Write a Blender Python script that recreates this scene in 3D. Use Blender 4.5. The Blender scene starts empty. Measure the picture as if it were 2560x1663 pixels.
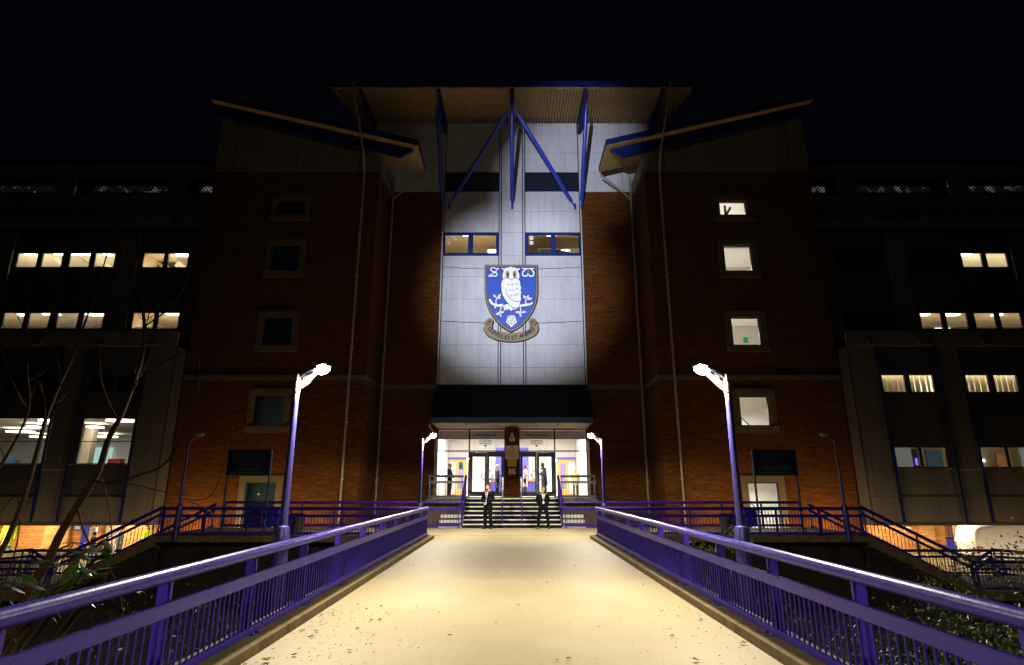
import bpy, bmesh, math, random
from mathutils import Vector, Matrix
R = math.radians
sc = bpy.context.scene
COL = sc.collection

# ------------------------------------------------------------------ camera
cam = bpy.data.cameras.new('camera')
cam.sensor_width = 36.0
cam.lens = 20.33
cam.clip_start = 0.05
cam.clip_end = 2000
camo = bpy.data.objects.new('camera', cam)
camo.location = (0.0, 0.0, 1.64)
camo.rotation_euler = (R(90 + 15.04), 0, 0)
COL.objects.link(camo)
sc.camera = camo

# ------------------------------------------------------------------ night sky
world = bpy.data.worlds.new('World')
sc.world = world
world.use_nodes = True
nt = world.node_tree
bg = nt.nodes['Background']
sky = nt.nodes.new('ShaderNodeTexSky')
sky.sky_type = 'NISHITA'
sky.sun_disc = False
sky.sun_elevation = R(-7)
sky.sun_rotation = R(200)
hsv = nt.nodes.new('ShaderNodeMixRGB')
hsv.blend_type = 'MIX'
hsv.inputs[0].default_value = 0.75
hsv.inputs[2].default_value = (0.0085, 0.0105, 0.024, 1)
nt.links.new(sky.outputs[0], hsv.inputs[1])
nt.links.new(hsv.outputs[0], bg.inputs[0])
bg.inputs[1].default_value = 0.12

# ------------------------------------------------------------------ exposure / render
vs = sc.view_settings
vs.view_transform = 'Standard'
vs.look = 'None'
vs.exposure = 0.0
vs.gamma = 1.0
cy = sc.cycles
cy.use_denoising = True
cy.max_bounces = 6
cy.diffuse_bounces = 3
cy.glossy_bounces = 3
cy.transmission_bounces = 4
cy.transparent_max_bounces = 10
cy.sample_clamp_indirect = 4.0
cy.caustics_reflective = False
cy.caustics_refractive = False
cy.blur_glossy = 0.5

WARM = (1.0, 0.89, 0.66)
ROOMC = (1.0, 0.86, 0.66)
COOL = (0.80, 0.85, 1.0)


def light(name, kind, loc, energy, color, rot=(0, 0, 0), size=0.2, size_y=None, spot=None, blend=0.3, parent=None, radius=0.1):
    d = bpy.data.lights.new(name, kind)
    d.energy = energy
    d.color = color
    if kind == 'AREA':
        d.size = size
        if size_y:
            d.shape = 'RECTANGLE'
            d.size_y = size_y
    else:
        d.shadow_soft_size = radius
    if kind == 'SPOT':
        d.spot_size = spot
        d.spot_blend = blend
    o = bpy.data.objects.new(name, d)
    COL.objects.link(o)
    o.location = loc
    o.rotation_euler = rot
    if parent:
        o.parent = parent
    return o


# ------------------------------------------------------------------ materials
MATS = {}


def mat(name, color, rough=0.6, metal=0.0, spec=0.5, noise=0.0, nscale=6.0, bump=0.0, bscale=40.0, emit=None, estr=0.0, coat=0.0):
    m = bpy.data.materials.new(name)
    m.use_nodes = True
    n = m.node_tree.nodes
    l = m.node_tree.links
    b = n['Principled BSDF']
    b.inputs['Roughness'].default_value = rough
    b.inputs['Metallic'].default_value = metal
    b.inputs['Specular IOR Level'].default_value = spec
    b.inputs['Coat Weight'].default_value = coat
    c4 = (*color, 1)
    b.inputs['Base Color'].default_value = c4
    g = None
    if noise or bump:
        g = n.new('ShaderNodeNewGeometry')
    if noise:
        t = n.new('ShaderNodeTexNoise')
        t.inputs['Scale'].default_value = nscale
        t.inputs['Detail'].default_value = 6
        t.inputs['Roughness'].default_value = 0.65
        l.new(g.outputs['Position'], t.inputs['Vector'])
        mr = n.new('ShaderNodeMapRange')
        mr.inputs[1].default_value = 0.3
        mr.inputs[2].default_value = 0.7
        mr.inputs[3].default_value = 1 - noise
        mr.inputs[4].default_value = 1 + noise
        l.new(t.outputs['Fac'], mr.inputs[0])
        mx = n.new('ShaderNodeVectorMath')
        mx.operation = 'SCALE'
        mx.inputs[0].default_value = color
        l.new(mr.outputs[0], mx.inputs['Scale'])
        l.new(mx.outputs[0], b.inputs['Base Color'])
        m2 = n.new('ShaderNodeMapRange')
        m2.inputs[3].default_value = max(0.02, rough - 0.12)
        m2.inputs[4].default_value = min(1, rough + 0.12)
        l.new(t.outputs['Fac'], m2.inputs[0])
        l.new(m2.outputs[0], b.inputs['Roughness'])
    if bump:
        t2 = n.new('ShaderNodeTexNoise')
        t2.inputs['Scale'].default_value = bscale
        t2.inputs['Detail'].default_value = 5
        l.new(g.outputs['Position'], t2.inputs['Vector'])
        bp = n.new('ShaderNodeBump')
        bp.inputs['Strength'].default_value = bump
        bp.inputs['Distance'].default_value = 0.01
        l.new(t2.outputs['Fac'], bp.inputs['Height'])
        l.new(bp.outputs[0], b.inputs['Normal'])
    if emit:
        b.inputs['Emission Color'].default_value = (*emit, 1)
        b.inputs['Emission Strength'].default_value = estr
    MATS[name] = m
    return m


mat('paint_blue', (0.024, 0.011, 0.19), 0.34, spec=0.22, noise=0.18, nscale=5, bump=0.06, bscale=90)
mat('paint_blue_worn', (0.023, 0.0105, 0.185), 0.31, spec=0.22, noise=0.10, nscale=9, bump=0.10, bscale=70)
mat('pole_paint', (0.030, 0.026, 0.14), 0.35, spec=0.35, noise=0.2, nscale=6, bump=0.08, bscale=60)
mat('frame_navy', (0.012, 0.035, 0.085), 0.4, noise=0.1)
mat('frame_dark', (0.010, 0.012, 0.03), 0.4)
mat('trim_blue', (0.008, 0.017, 0.12), 0.45, spec=0.2, noise=0.15, nscale=3)
mat('steel_blue', (0.02, 0.045, 0.42), 0.32, noise=0.12, nscale=2)
mat('concrete', (0.115, 0.083, 0.04), 0.85, spec=0.15, noise=0.28, nscale=3.5, bump=0.35, bscale=60)
mat('stone', (0.125, 0.098, 0.056), 0.85, spec=0.1, noise=0.15, nscale=5, bump=0.2)
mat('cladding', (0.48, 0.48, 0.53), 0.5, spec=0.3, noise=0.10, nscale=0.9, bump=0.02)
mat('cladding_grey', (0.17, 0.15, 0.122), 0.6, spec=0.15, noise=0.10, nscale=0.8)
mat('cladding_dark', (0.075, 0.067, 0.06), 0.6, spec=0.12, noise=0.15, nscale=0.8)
mat('soffit', (0.37, 0.25, 0.12), 0.6, spec=0.1, noise=0.2, nscale=2)
mat('pipe', (0.30, 0.25, 0.18), 0.5, spec=0.25, noise=0.15)
mat('louvre', (0.02, 0.025, 0.05), 0.5)
mat('roofing', (0.010, 0.011, 0.018), 0.7, spec=0.08)
mat('white_wall', (0.80, 0.77, 0.72), 0.8, noise=0.04, nscale=1.5)
mat('cream_wall', (0.72, 0.58, 0.38), 0.8, noise=0.06, nscale=1.5)
mat('beige_ceiling', (0.62, 0.50, 0.34), 0.8, noise=0.05)
mat('blue_wall', (0.09, 0.07, 0.42), 0.6, noise=0.08)
mat('slate_blue_wall', (0.075, 0.15, 0.26), 0.6)
mat('purple_wall', (0.24, 0.20, 0.46), 0.6, noise=0.1)
mat('pale_blue_wall', (0.46, 0.53, 0.58), 0.7)
mat('orange_wood', (0.72, 0.36, 0.09), 0.5, noise=0.12, nscale=4)
mat('dark_floor', (0.12, 0.11, 0.11), 0.6)
mat('dark_void', (0.012, 0.012, 0.016), 0.9)
mat('metal_steel', (0.6, 0.6, 0.6), 0.25, metal=0.9)
mat('metal_dull', (0.16, 0.12, 0.10), 0.5, metal=0.6, noise=0.3, nscale=40)
mat('brass', (0.55, 0.42, 0.20), 0.4, metal=0.3, noise=0.1)
mat('white_paint', (0.8, 0.8, 0.8), 0.4)
mat('black', (0.008, 0.008, 0.009), 0.5)
mat('black_plastic', (0.015, 0.015, 0.017), 0.45)
mat('bin_blue', (0.015, 0.03, 0.45), 0.35)
mat('nosing', (0.60, 0.58, 0.52), 0.6, noise=0.12, nscale=12)
mat('riser_dark', (0.008, 0.007, 0.02), 0.8, spec=0.08, noise=0.2)
mat('gold', (0.24, 0.165, 0.07), 0.45, noise=0.06)
mat('crest_blue', (0.022, 0.075, 0.46), 0.4, noise=0.05, nscale=2)
mat('crest_white', (0.80, 0.80, 0.82), 0.45)
mat('green', (0.02, 0.22, 0.06), 0.5)
mat('notice_yellow', (0.55, 0.36, 0.04), 0.6)
mat('paper', (0.7, 0.66, 0.55), 0.7)
mat('red', (0.5, 0.03, 0.02), 0.4)
mat('hivis', (0.75, 0.95, 0.03), 0.7, emit=(0.75, 0.95, 0.03), estr=0.0)
mat('hivis_teal', (0.02, 0.35, 0.22), 0.7)
mat('suit', (0.005, 0.0045, 0.005), 0.9, spec=0.1, noise=0.2, nscale=20)
mat('navy_cloth', (0.02, 0.025, 0.05), 0.8, noise=0.2, nscale=15)
mat('shirt', (0.7, 0.7, 0.72), 0.7)
mat('tie', (0.10, 0.10, 0.20), 0.6)
mat('coat_cream', (0.72, 0.66, 0.52), 0.8)
mat('camel', (0.55, 0.34, 0.10), 0.8)
mat('jeans', (0.06, 0.09, 0.2), 0.8)
mat('skin_light', (0.60, 0.32, 0.20), 0.5)
mat('skin_dark', (0.14, 0.06, 0.035), 0.5)
mat('hair_black', (0.01, 0.008, 0.007), 0.6)
mat('hair_brown', (0.05, 0.025, 0.012), 0.6)
mat('hair_grey', (0.5, 0.48, 0.45), 0.6)
mat('shoe', (0.012, 0.01, 0.01), 0.3)
mat('lanyard', (0.05, 0.25, 0.7), 0.5)
mat('bark', (0.020, 0.010, 0.0035), 0.85, spec=0.08, noise=0.3, nscale=14, bump=0.5, bscale=60)
mat('leaf_dark', (0.014, 0.027, 0.006), 0.35, spec=0.3, noise=0.35, nscale=10)
mat('leaf_mid', (0.022, 0.033, 0.007), 0.42, spec=0.22, noise=0.4, nscale=9)
mat('leaf_fallen', (0.30, 0.19, 0.04), 0.7, spec=0.1, noise=0.4, nscale=20)
mat('leaf_brown', (0.06, 0.026, 0.009), 0.7, spec=0.1, noise=0.4, nscale=20)
mat('web', (0.5, 0.45, 0.4), 0.7)
mat('van_white', (0.80, 0.79, 0.76), 0.25, coat=0.4, noise=0.03)
mat('glass_dark', (0.01, 0.012, 0.02), 0.08)
mat('tyre', (0.015, 0.015, 0.015), 0.8)
mat('tail_red', (0.4, 0.01, 0.01), 0.2)
mat('curtain', (0.80, 0.66, 0.42), 0.8, noise=0.06)
mat('blockwork', (0.55, 0.42, 0.36), 0.8, noise=0.1, nscale=2)
mat('lens', (1, 1, 1), 0.3, emit=(1, 0.96, 0.9), estr=140)
mat('amber_lens', (1, 0.8, 0.5), 0.3, emit=(1.0, 0.66, 0.3), estr=6)  # glowing lens of the assumed bulkhead lamps
mat('lens_off', (0.6, 0.6, 0.6), 0.2)
mat('tube_light', (1, 1, 1), 0.3, emit=(0.93, 0.96, 1.0), estr=9)
mat('panel_light', (1, 1, 1), 0.3, emit=(0.95, 0.97, 1.0), estr=5)
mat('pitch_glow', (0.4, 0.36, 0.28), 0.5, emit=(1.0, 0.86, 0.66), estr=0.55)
mat('exit_green', (0.02, 0.3, 0.12), 0.5, emit=(0.02, 0.45, 0.18), estr=0.5)
mat('screen', (0.3, 0.5, 0.5), 0.5, emit=(0.55, 0.85, 0.80), estr=0.6)
mat('purple_glow', (0.2, 0.1, 0.6), 0.5, emit=(0.22, 0.12, 0.95), estr=1.2)
mat('retaining', (0.02, 0.017, 0.014), 0.9, spec=0.05, noise=0.4, nscale=2, bump=0.6, bscale=8)
mat('lettering', (0.025, 0.025, 0.04), 0.5)
mat('lettering_dim', (0.10, 0.10, 0.11), 0.6)
mat('sign_board', (0.016, 0.02, 0.05), 0.5)


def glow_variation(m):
    """uneven emission that stands in for the far floodlit seating behind the mesh"""
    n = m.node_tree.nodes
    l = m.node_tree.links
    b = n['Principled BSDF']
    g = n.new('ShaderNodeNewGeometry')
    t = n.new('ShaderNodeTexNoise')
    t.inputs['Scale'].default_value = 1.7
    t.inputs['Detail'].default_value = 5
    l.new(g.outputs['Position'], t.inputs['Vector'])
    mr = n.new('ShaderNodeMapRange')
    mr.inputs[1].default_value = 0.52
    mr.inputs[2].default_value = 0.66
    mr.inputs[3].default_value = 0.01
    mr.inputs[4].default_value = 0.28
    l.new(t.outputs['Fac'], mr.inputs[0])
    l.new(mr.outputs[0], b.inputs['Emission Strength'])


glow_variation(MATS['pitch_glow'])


def brick_mat(name, c1, c2, mortar, sc_=1.0):
    m = bpy.data.materials.new(name)
    m.use_nodes = True
    n = m.node_tree.nodes
    l = m.node_tree.links
    b = n['Principled BSDF']
    b.inputs['Roughness'].default_value = 0.9
    b.inputs['Specular IOR Level'].default_value = 0.08
    g = n.new('ShaderNodeNewGeometry')
    sp = n.new('ShaderNodeSeparateXYZ')
    l.new(g.outputs['Position'], sp.inputs[0])
    ad = n.new('ShaderNodeMath')
    l.new(sp.outputs[0], ad.inputs[0])
    l.new(sp.outputs[1], ad.inputs[1])
    cb = n.new('ShaderNodeCombineXYZ')
    l.new(ad.outputs[0], cb.inputs[0])
    l.new(sp.outputs[2], cb.inputs[1])
    br = n.new('ShaderNodeTexBrick')
    br.inputs['Scale'].default_value = 1.0 / sc_
    br.inputs['Brick Width'].default_value = 0.225
    br.inputs['Row Height'].default_value = 0.075
    br.inputs['Mortar Size'].default_value = 0.006
    br.inputs['Color1'].default_value = (*c1, 1)
    br.inputs['Color2'].default_value = (*c2, 1)
    br.inputs['Mortar'].default_value = (*mortar, 1)
    br.inputs['Bias'].default_value = -0.1
    l.new(cb.outputs[0], br.inputs['Vector'])
    t = n.new('ShaderNodeTexNoise')
    t.inputs['Scale'].default_value = 1.1
    t.inputs['Detail'].default_value = 8
    t.inputs['Roughness'].default_value = 0.62
    mp = n.new('ShaderNodeMapping')
    mp.inputs['Scale'].default_value = (0.7, 0.7, 8)
    l.new(g.outputs['Position'], mp.inputs[0])
    l.new(mp.outputs[0], t.inputs['Vector'])
    mr = n.new('ShaderNodeMapRange')
    mr.inputs[1].default_value = 0.3
    mr.inputs[2].default_value = 0.7
    mr.inputs[3].default_value = 0.6
    mr.inputs[4].default_value = 1.25
    l.new(t.outputs['Fac'], mr.inputs[0])
    mx = n.new('ShaderNodeVectorMath')
    mx.operation = 'SCALE'
    l.new(br.outputs['Color'], mx.inputs[0])
    l.new(mr.outputs[0], mx.inputs['Scale'])
    l.new(mx.outputs[0], b.inputs['Base Color'])
    bp = n.new('ShaderNodeBump')
    bp.inputs['Strength'].default_value = 0.6
    bp.inputs['Distance'].default_value = 0.008
    bp.invert = True
    l.new(br.outputs['Fac'], bp.inputs['Height'])
    l.new(bp.outputs[0], b.inputs['Normal'])
    MATS[name] = m


brick_mat('brick', (0.122, 0.040, 0.008), (0.070, 0.021, 0.005), (0.08, 0.042, 0.016))
brick_mat('brick_yellow', (0.62, 0.33, 0.10), (0.52, 0.24, 0.07), (0.6, 0.42, 0.2), 1.0)
brick_mat('brick_orange', (0.50, 0.20, 0.06), (0.40, 0.15, 0.045), (0.55, 0.36, 0.16), 1.3)


def deck_mat():
    m = bpy.data.materials.new('deck')
    m.use_nodes = True
    n = m.node_tree.nodes
    l = m.node_tree.links
    b = n['Principled BSDF']
    b.inputs['Roughness'].default_value = 0.62
    g = n.new('ShaderNodeNewGeometry')
    mp = n.new('ShaderNodeMapping')
    mp.inputs['Scale'].default_value = (1.0, 0.75, 1)
    l.new(g.outputs['Position'], mp.inputs[0])
    t = n.new('ShaderNodeTexNoise')
    t.inputs['Scale'].default_value = 0.55
    t.inputs['Detail'].default_value = 9
    t.inputs['Roughness'].default_value = 0.62
    l.new(mp.outputs[0], t.inputs['Vector'])
    cr = n.new('ShaderNodeValToRGB')
    cr.color_ramp.elements[0].position = 0.33
    cr.color_ramp.elements[0].color = (0.24, 0.188, 0.102, 1)
    cr.color_ramp.elements[1].position = 0.62
    cr.color_ramp.elements[1].color = (0.285, 0.232, 0.134, 1)
    l.new(t.outputs['Fac'], cr.inputs[0])
    t2 = n.new('ShaderNodeTexNoise')
    t2.inputs['Scale'].default_value = 26
    t2.inputs['Detail'].default_value = 6
    t2.inputs['Roughness'].default_value = 0.75
    l.new(g.outputs['Position'], t2.inputs['Vector'])
    mr = n.new('ShaderNodeMapRange')
    mr.inputs[1].default_value = 0.3
    mr.inputs[2].default_value = 0.7
    mr.inputs[3].default_value = 0.84
    mr.inputs[4].default_value = 1.14
    l.new(t2.outputs['Fac'], mr.inputs[0])
    mx = n.new('ShaderNodeVectorMath')
    mx.operation = 'SCALE'
    l.new(cr.outputs[0], mx.inputs[0])
    l.new(mr.outputs[0], mx.inputs['Scale'])
    l.new(mx.outputs[0], b.inputs['Base Color'])
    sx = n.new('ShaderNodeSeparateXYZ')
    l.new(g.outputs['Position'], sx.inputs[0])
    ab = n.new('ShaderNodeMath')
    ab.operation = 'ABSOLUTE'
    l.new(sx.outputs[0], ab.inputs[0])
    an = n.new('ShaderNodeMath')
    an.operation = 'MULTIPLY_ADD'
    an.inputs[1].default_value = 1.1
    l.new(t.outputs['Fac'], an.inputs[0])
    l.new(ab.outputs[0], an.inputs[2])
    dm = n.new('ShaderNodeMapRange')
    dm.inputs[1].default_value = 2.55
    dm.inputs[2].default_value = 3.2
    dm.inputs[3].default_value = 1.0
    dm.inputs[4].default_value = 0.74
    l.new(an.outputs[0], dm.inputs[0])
    vo = n.new('ShaderNodeTexVoronoi')
    vo.inputs['Scale'].default_value = 70
    l.new(g.outputs['Position'], vo.inputs['Vector'])
    vm = n.new('ShaderNodeMapRange')
    vm.inputs[1].default_value = 0.0
    vm.inputs[2].default_value = 0.22
    vm.inputs[3].default_value = 0.72
    vm.inputs[4].default_value = 1.0
    l.new(vo.outputs['Distance'], vm.inputs[0])
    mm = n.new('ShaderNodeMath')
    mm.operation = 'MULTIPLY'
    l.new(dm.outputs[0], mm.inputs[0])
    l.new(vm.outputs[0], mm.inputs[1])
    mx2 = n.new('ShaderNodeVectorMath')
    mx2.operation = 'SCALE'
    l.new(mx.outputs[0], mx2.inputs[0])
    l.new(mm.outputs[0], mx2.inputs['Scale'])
    # resurfaced patch across the middle of the bridge, slightly greyer
    st = []
    for edge, gt in ((11.6, 'GREATER_THAN'), (17.7, 'LESS_THAN')):
        q_ = n.new('ShaderNodeMath')
        q_.operation = gt
        q_.inputs[1].default_value = edge
        l.new(sx.outputs[1], q_.inputs[0])
        st.append(q_)
    pm = n.new('ShaderNodeMath')
    pm.operation = 'MULTIPLY'
    l.new(st[0].outputs[0], pm.inputs[0])
    l.new(st[1].outputs[0], pm.inputs[1])
    pf = n.new('ShaderNodeMath')
    pf.operation = 'MULTIPLY'
    pf.inputs[1].default_value = 0.45
    l.new(pm.outputs[0], pf.inputs[0])
    px = n.new('ShaderNodeMixRGB')
    px.blend_type = 'MULTIPLY'
    px.inputs[2].default_value = (0.80, 0.82, 0.92, 1)
    l.new(pf.outputs[0], px.inputs[0])
    l.new(mx2.outputs[0], px.inputs[1])
    l.new(px.outputs[0], b.inputs['Base Color'])
    bp = n.new('ShaderNodeBump')
    bp.inputs['Strength'].default_value = 0.35
    bp.inputs['Distance'].default_value = 0.006
    t3 = n.new('ShaderNodeTexNoise')
    t3.inputs['Scale'].default_value = 140
    t3.inputs['Detail'].default_value = 3
    l.new(g.outputs['Position'], t3.inputs['Vector'])
    l.new(t3.outputs['Fac'], bp.inputs['Height'])
    l.new(bp.outputs[0], b.inputs['Normal'])
    MATS['deck'] = m


deck_mat()


def chips(m):
    """small chips of pale primer on the painted rails"""
    n = m.node_tree.nodes
    l = m.node_tree.links
    b = n['Principled BSDF']
    src = b.inputs['Base Color'].links[0].from_socket
    g = n.new('ShaderNodeNewGeometry')
    t = n.new('ShaderNodeTexNoise')
    t.inputs['Scale'].default_value = 11
    t.inputs['Detail'].default_value = 7
    t.inputs['Roughness'].default_value = 0.8
    l.new(g.outputs['Position'], t.inputs['Vector'])
    cr = n.new('ShaderNodeValToRGB')
    cr.color_ramp.elements[0].position = 0.735
    cr.color_ramp.elements[1].position = 0.745
    l.new(t.outputs['Fac'], cr.inputs[0])
    mx = n.new('ShaderNodeMixRGB')
    mx.inputs[2].default_value = (0.42, 0.38, 0.36, 1)
    l.new(cr.outputs[0], mx.inputs[0])
    l.new(src, mx.inputs[1])
    l.new(mx.outputs[0], b.inputs['Base Color'])


chips(MATS['paint_blue_worn'])


def streaks(m, lo=0.72):
    """rain streaks running down the sheeting"""
    n = m.node_tree.nodes
    l = m.node_tree.links
    b = n['Principled BSDF']
    src = b.inputs['Base Color'].links[0].from_socket
    g = n.new('ShaderNodeNewGeometry')
    mp = n.new('ShaderNodeMapping')
    mp.inputs['Scale'].default_value = (5.5, 5.5, 0.28)
    l.new(g.outputs['Position'], mp.inputs[0])
    t = n.new('ShaderNodeTexNoise')
    t.inputs['Scale'].default_value = 1.0
    t.inputs['Detail'].default_value = 7
    t.inputs['Roughness'].default_value = 0.7
    l.new(mp.outputs[0], t.inputs['Vector'])
    mr = n.new('ShaderNodeMapRange')
    mr.inputs[1].default_value = 0.34
    mr.inputs[2].default_value = 0.6
    mr.inputs[3].default_value = lo
    mr.inputs[4].default_value = 1.03
    l.new(t.outputs['Fac'], mr.inputs[0])
    mx = n.new('ShaderNodeVectorMath')
    mx.operation = 'SCALE'
    l.new(src, mx.inputs[0])
    l.new(mr.outputs[0], mx.inputs['Scale'])
    l.new(mx.outputs[0], b.inputs['Base Color'])


streaks(MATS['cladding'], 0.86)
streaks(MATS['cladding_grey'], 0.75)
streaks(MATS['concrete'], 0.7)


def glass_mat(name, refl, tint=(1, 1, 1)):
    m = bpy.data.materials.new(name)
    m.use_nodes = True
    n = m.node_tree.nodes
    l = m.node_tree.links
    for x in list(n):
        if x.type == 'BSDF_PRINCIPLED':
            n.remove(x)
    tr = n.new('ShaderNodeBsdfTransparent')
    tr.inputs[0].default_value = (*tint, 1)
    gl = n.new('ShaderNodeBsdfGlossy')
    gl.inputs['Roughness'].default_value = 0.03
    fr = n.new('ShaderNodeFresnel')
    fr.inputs[0].default_value = 1.45
    mr = n.new('ShaderNodeMath')
    mr.operation = 'MULTIPLY'
    mr.inputs[1].default_value = refl
    l.new(fr.outputs[0], mr.inputs[0])
    # reflect at the front face of the pane only
    gm = n.new('ShaderNodeNewGeometry')
    fb = n.new('ShaderNodeMath')
    fb.operation = 'SUBTRACT'
    fb.inputs[0].default_value = 1.0
    l.new(gm.outputs['Backfacing'], fb.inputs[1])
    ff = n.new('ShaderNodeMath')
    ff.operation = 'MULTIPLY'
    l.new(mr.outputs[0], ff.inputs[0])
    l.new(fb.outputs[0], ff.inputs[1])
    mx = n.new('ShaderNodeMixShader')
    l.new(ff.outputs[0], mx.inputs[0])
    l.new(tr.outputs[0], mx.inputs[1])
    l.new(gl.outputs[0], mx.inputs[2])
    out = [x for x in n if x.type == 'OUTPUT_MATERIAL'][0]
    l.new(mx.outputs[0], out.inputs[0])
    MATS[name] = m


glass_mat('glass', 1.0, (0.95, 0.96, 0.95))

# ------------------------------------------------------------------ mesh helpers


def link(name, me, m, parent=None, loc=(0, 0, 0), rot=None):
    o = bpy.data.objects.new(name, me)
    COL.objects.link(o)
    o.location = loc
    if rot:
        o.rotation_euler = rot
    if parent:
        o.parent = parent
    if m and not me.materials:
        me.materials.append(MATS[m])
    return o


def fin(name, bm, m, parent=None, loc=(0, 0, 0), smooth=False, rot=None):
    bmesh.ops.recalc_face_normals(bm, faces=bm.faces)
    me = bpy.data.meshes.new(name)
    bm.to_mesh(me)
    bm.free()
    if smooth:
        for p in me.polygons:
            p.use_smooth = True
        try:
            me.set_sharp_from_angle(angle=R(40))
        except Exception:
            pass
    return link(name, me, m, parent, loc, rot)


def tag(o, label=None, cat=None, group=None, kind=None):
    if label:
        o['label'] = label
    if cat:
        o['category'] = cat
    if group:
        o['group'] = group
    if kind:
        o['kind'] = kind
    return o


def empty(name, loc=(0, 0, 0), rz=0, label=None, cat=None, group=None):
    o = bpy.data.objects.new(name, None)
    COL.objects.link(o)
    o.location = loc
    o.rotation_euler = (0, 0, rz)
    o.empty_display_size = 0.2
    return tag(o, label, cat, group)


def bbox(bm, lo, hi):
    x0, y0, z0 = [min(a, b) for a, b in zip(lo, hi)]
    x1, y1, z1 = [max(a, b) for a, b in zip(lo, hi)]
    v = [bm.verts.new(p) for p in ((x0, y0, z0), (x1, y0, z0), (x1, y1, z0), (x0, y1, z0), (x0, y0, z1), (x1, y0, z1), (x1, y1, z1), (x0, y1, z1))]
    for f in ((0, 3, 2, 1), (4, 5, 6, 7), (0, 1, 5, 4), (1, 2, 6, 5), (2, 3, 7, 6), (3, 0, 4, 7)):
        bm.faces.new([v[i] for i in f])
    return v


BOXC = {}


def box(name, m, parent, lo, hi, bev=0.0):
    """a box part; equal boxes share one mesh; lo, hi in the parent's space"""
    c = [(a + b) / 2 for a, b in zip(lo, hi)]
    d = [abs(b - a) / 2 for a, b in zip(lo, hi)]
    k = (m, round(d[0], 3), round(d[1], 3), round(d[2], 3), bev)
    me = BOXC.get(k)
    if me is None:
        bm = bmesh.new()
        bbox(bm, [-a for a in d], d)
        if bev:
            bmesh.ops.bevel(bm, geom=list(bm.edges), offset=bev, segments=2, affect='EDGES', profile=0.6)
        bmesh.ops.recalc_face_normals(bm, faces=bm.faces)
        me = bpy.data.meshes.new(name)
        bm.to_mesh(me)
        bm.free()
        BOXC[k] = me
    return link(name, me, m, parent, c)


def beam(bm, p, q, w, h, up=(0, 0, 1)):
    """rectangular bar from p to q, h measured along up"""
    p, q = Vector(p), Vector(q)
    d = (q - p).normalized()
    s = d.cross(Vector(up))
    if s.length < 1e-4:
        s = d.cross(Vector((0, 1, 0)))
    s.normalize()
    u = s.cross(d).normalized()
    vs_ = []
    for e in (p, q):
        for a, b in ((-1, -1), (1, -1), (1, 1), (-1, 1)):
            vs_.append(bm.verts.new(e + s * (a * w / 2) + u * (b * h / 2)))
    for i in range(4):
        bm.faces.new([vs_[i], vs_[(i + 1) % 4], vs_[4 + (i + 1) % 4], vs_[4 + i]])
    bm.faces.new(vs_[:4][::-1])
    bm.faces.new(vs_[4:])


def tube(bm, pts, rad, n=10, cap=True):
    """swept tube through pts, rad a number or a list"""
    pts = [Vector(p) for p in pts]
    rs = rad if isinstance(rad, (list, tuple)) else [rad] * len(pts)
    rings = []
    ref = None
    for i, p in enumerate(pts):
        a = pts[max(i - 1, 0)]
        b = pts[min(i + 1, len(pts) - 1)]
        d = (b - a).normalized()
        if ref is None:
            ref = d.cross(Vector((0, 0, 1)))
            if ref.length < 0.05:
                ref = d.cross(Vector((0, 1, 0)))
        ref = (ref - d * ref.dot(d))
        if ref.length < 1e-4:
            ref = d.cross(Vector((1, 0, 0)))
        ref.normalize()
        w = d.cross(ref)
        rings.append([bm.verts.new(p + (ref * math.cos(2 * math.pi * k / n) + w * math.sin(2 * math.pi * k / n)) * rs[i]) for k in range(n)])
    for a, b in zip(rings, rings[1:]):
        for k in range(n):
            bm.faces.new([a[k], a[(k + 1) % n], b[(k + 1) % n], b[k]])
    if cap:
        bm.faces.new(rings[0][::-1])
        bm.faces.new(rings[-1])


def prism_xz(bm, poly, y0, y1):
    """polygon in x,z extruded along y"""
    a = [bm.verts.new((x, y0, z)) for x, z in poly]
    b = [bm.verts.new((x, y1, z)) for x, z in poly]
    n = len(poly)
    bm.faces.new(a)
    bm.faces.new(b[::-1])
    for i in range(n):
        bm.faces.new([a[i], b[i], b[(i + 1) % n], a[(i + 1) % n]])


def prism_yz(bm, poly, x0, x1):
    a = [bm.verts.new((x0, y, z)) for y, z in poly]
    b = [bm.verts.new((x1, y, z)) for y, z in poly]
    n = len(poly)
    bm.faces.new(a)
    bm.faces.new(b[::-1])
    for i in range(n):
        bm.faces.new([a[i], b[i], b[(i + 1) % n], a[(i + 1) % n]])


def holes_rects(x0, x1, z0, z1, holes):
    """rectangles that tile the wall around the holes (x0,x1,z0,z1)"""
    xs = sorted({x0, x1, *[h[0] for h in holes], *[h[1] for h in holes]})
    zs = sorted({z0, z1, *[h[2] for h in holes], *[h[3] for h in holes]})
    out = []
    for a, b in zip(xs, xs[1:]):
        run = None
        for c, d in zip(zs, zs[1:]):
            mx, mz = (a + b) / 2, (c + d) / 2
            inside = any(h[0] < mx < h[1] and h[2] < mz < h[3] for h in holes)
            if inside:
                if run:
                    out.append(run)
                run = None
            else:
                run = (a, b, run[2] if run else c, d)
        if run:
            out.append(run)
    return out


def text_mesh(s, size, extrude=0.004, offset=0.0, align='CENTER', spacing=1.0):
    cu = bpy.data.curves.new('lettering', 'FONT')
    cu.body = s
    cu.size = size
    cu.extrude = extrude
    cu.offset = offset
    cu.align_x = align
    cu.resolution_u = 3
    cu.space_character = spacing
    o = bpy.data.objects.new('lettering', cu)
    COL.objects.link(o)
    dg = bpy.context.evaluated_depsgraph_get()
    me = bpy.data.meshes.new_from_object(o.evaluated_get(dg))
    bpy.data.objects.remove(o)
    bpy.data.curves.remove(cu)
    me.materials.clear()
    return me


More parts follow.
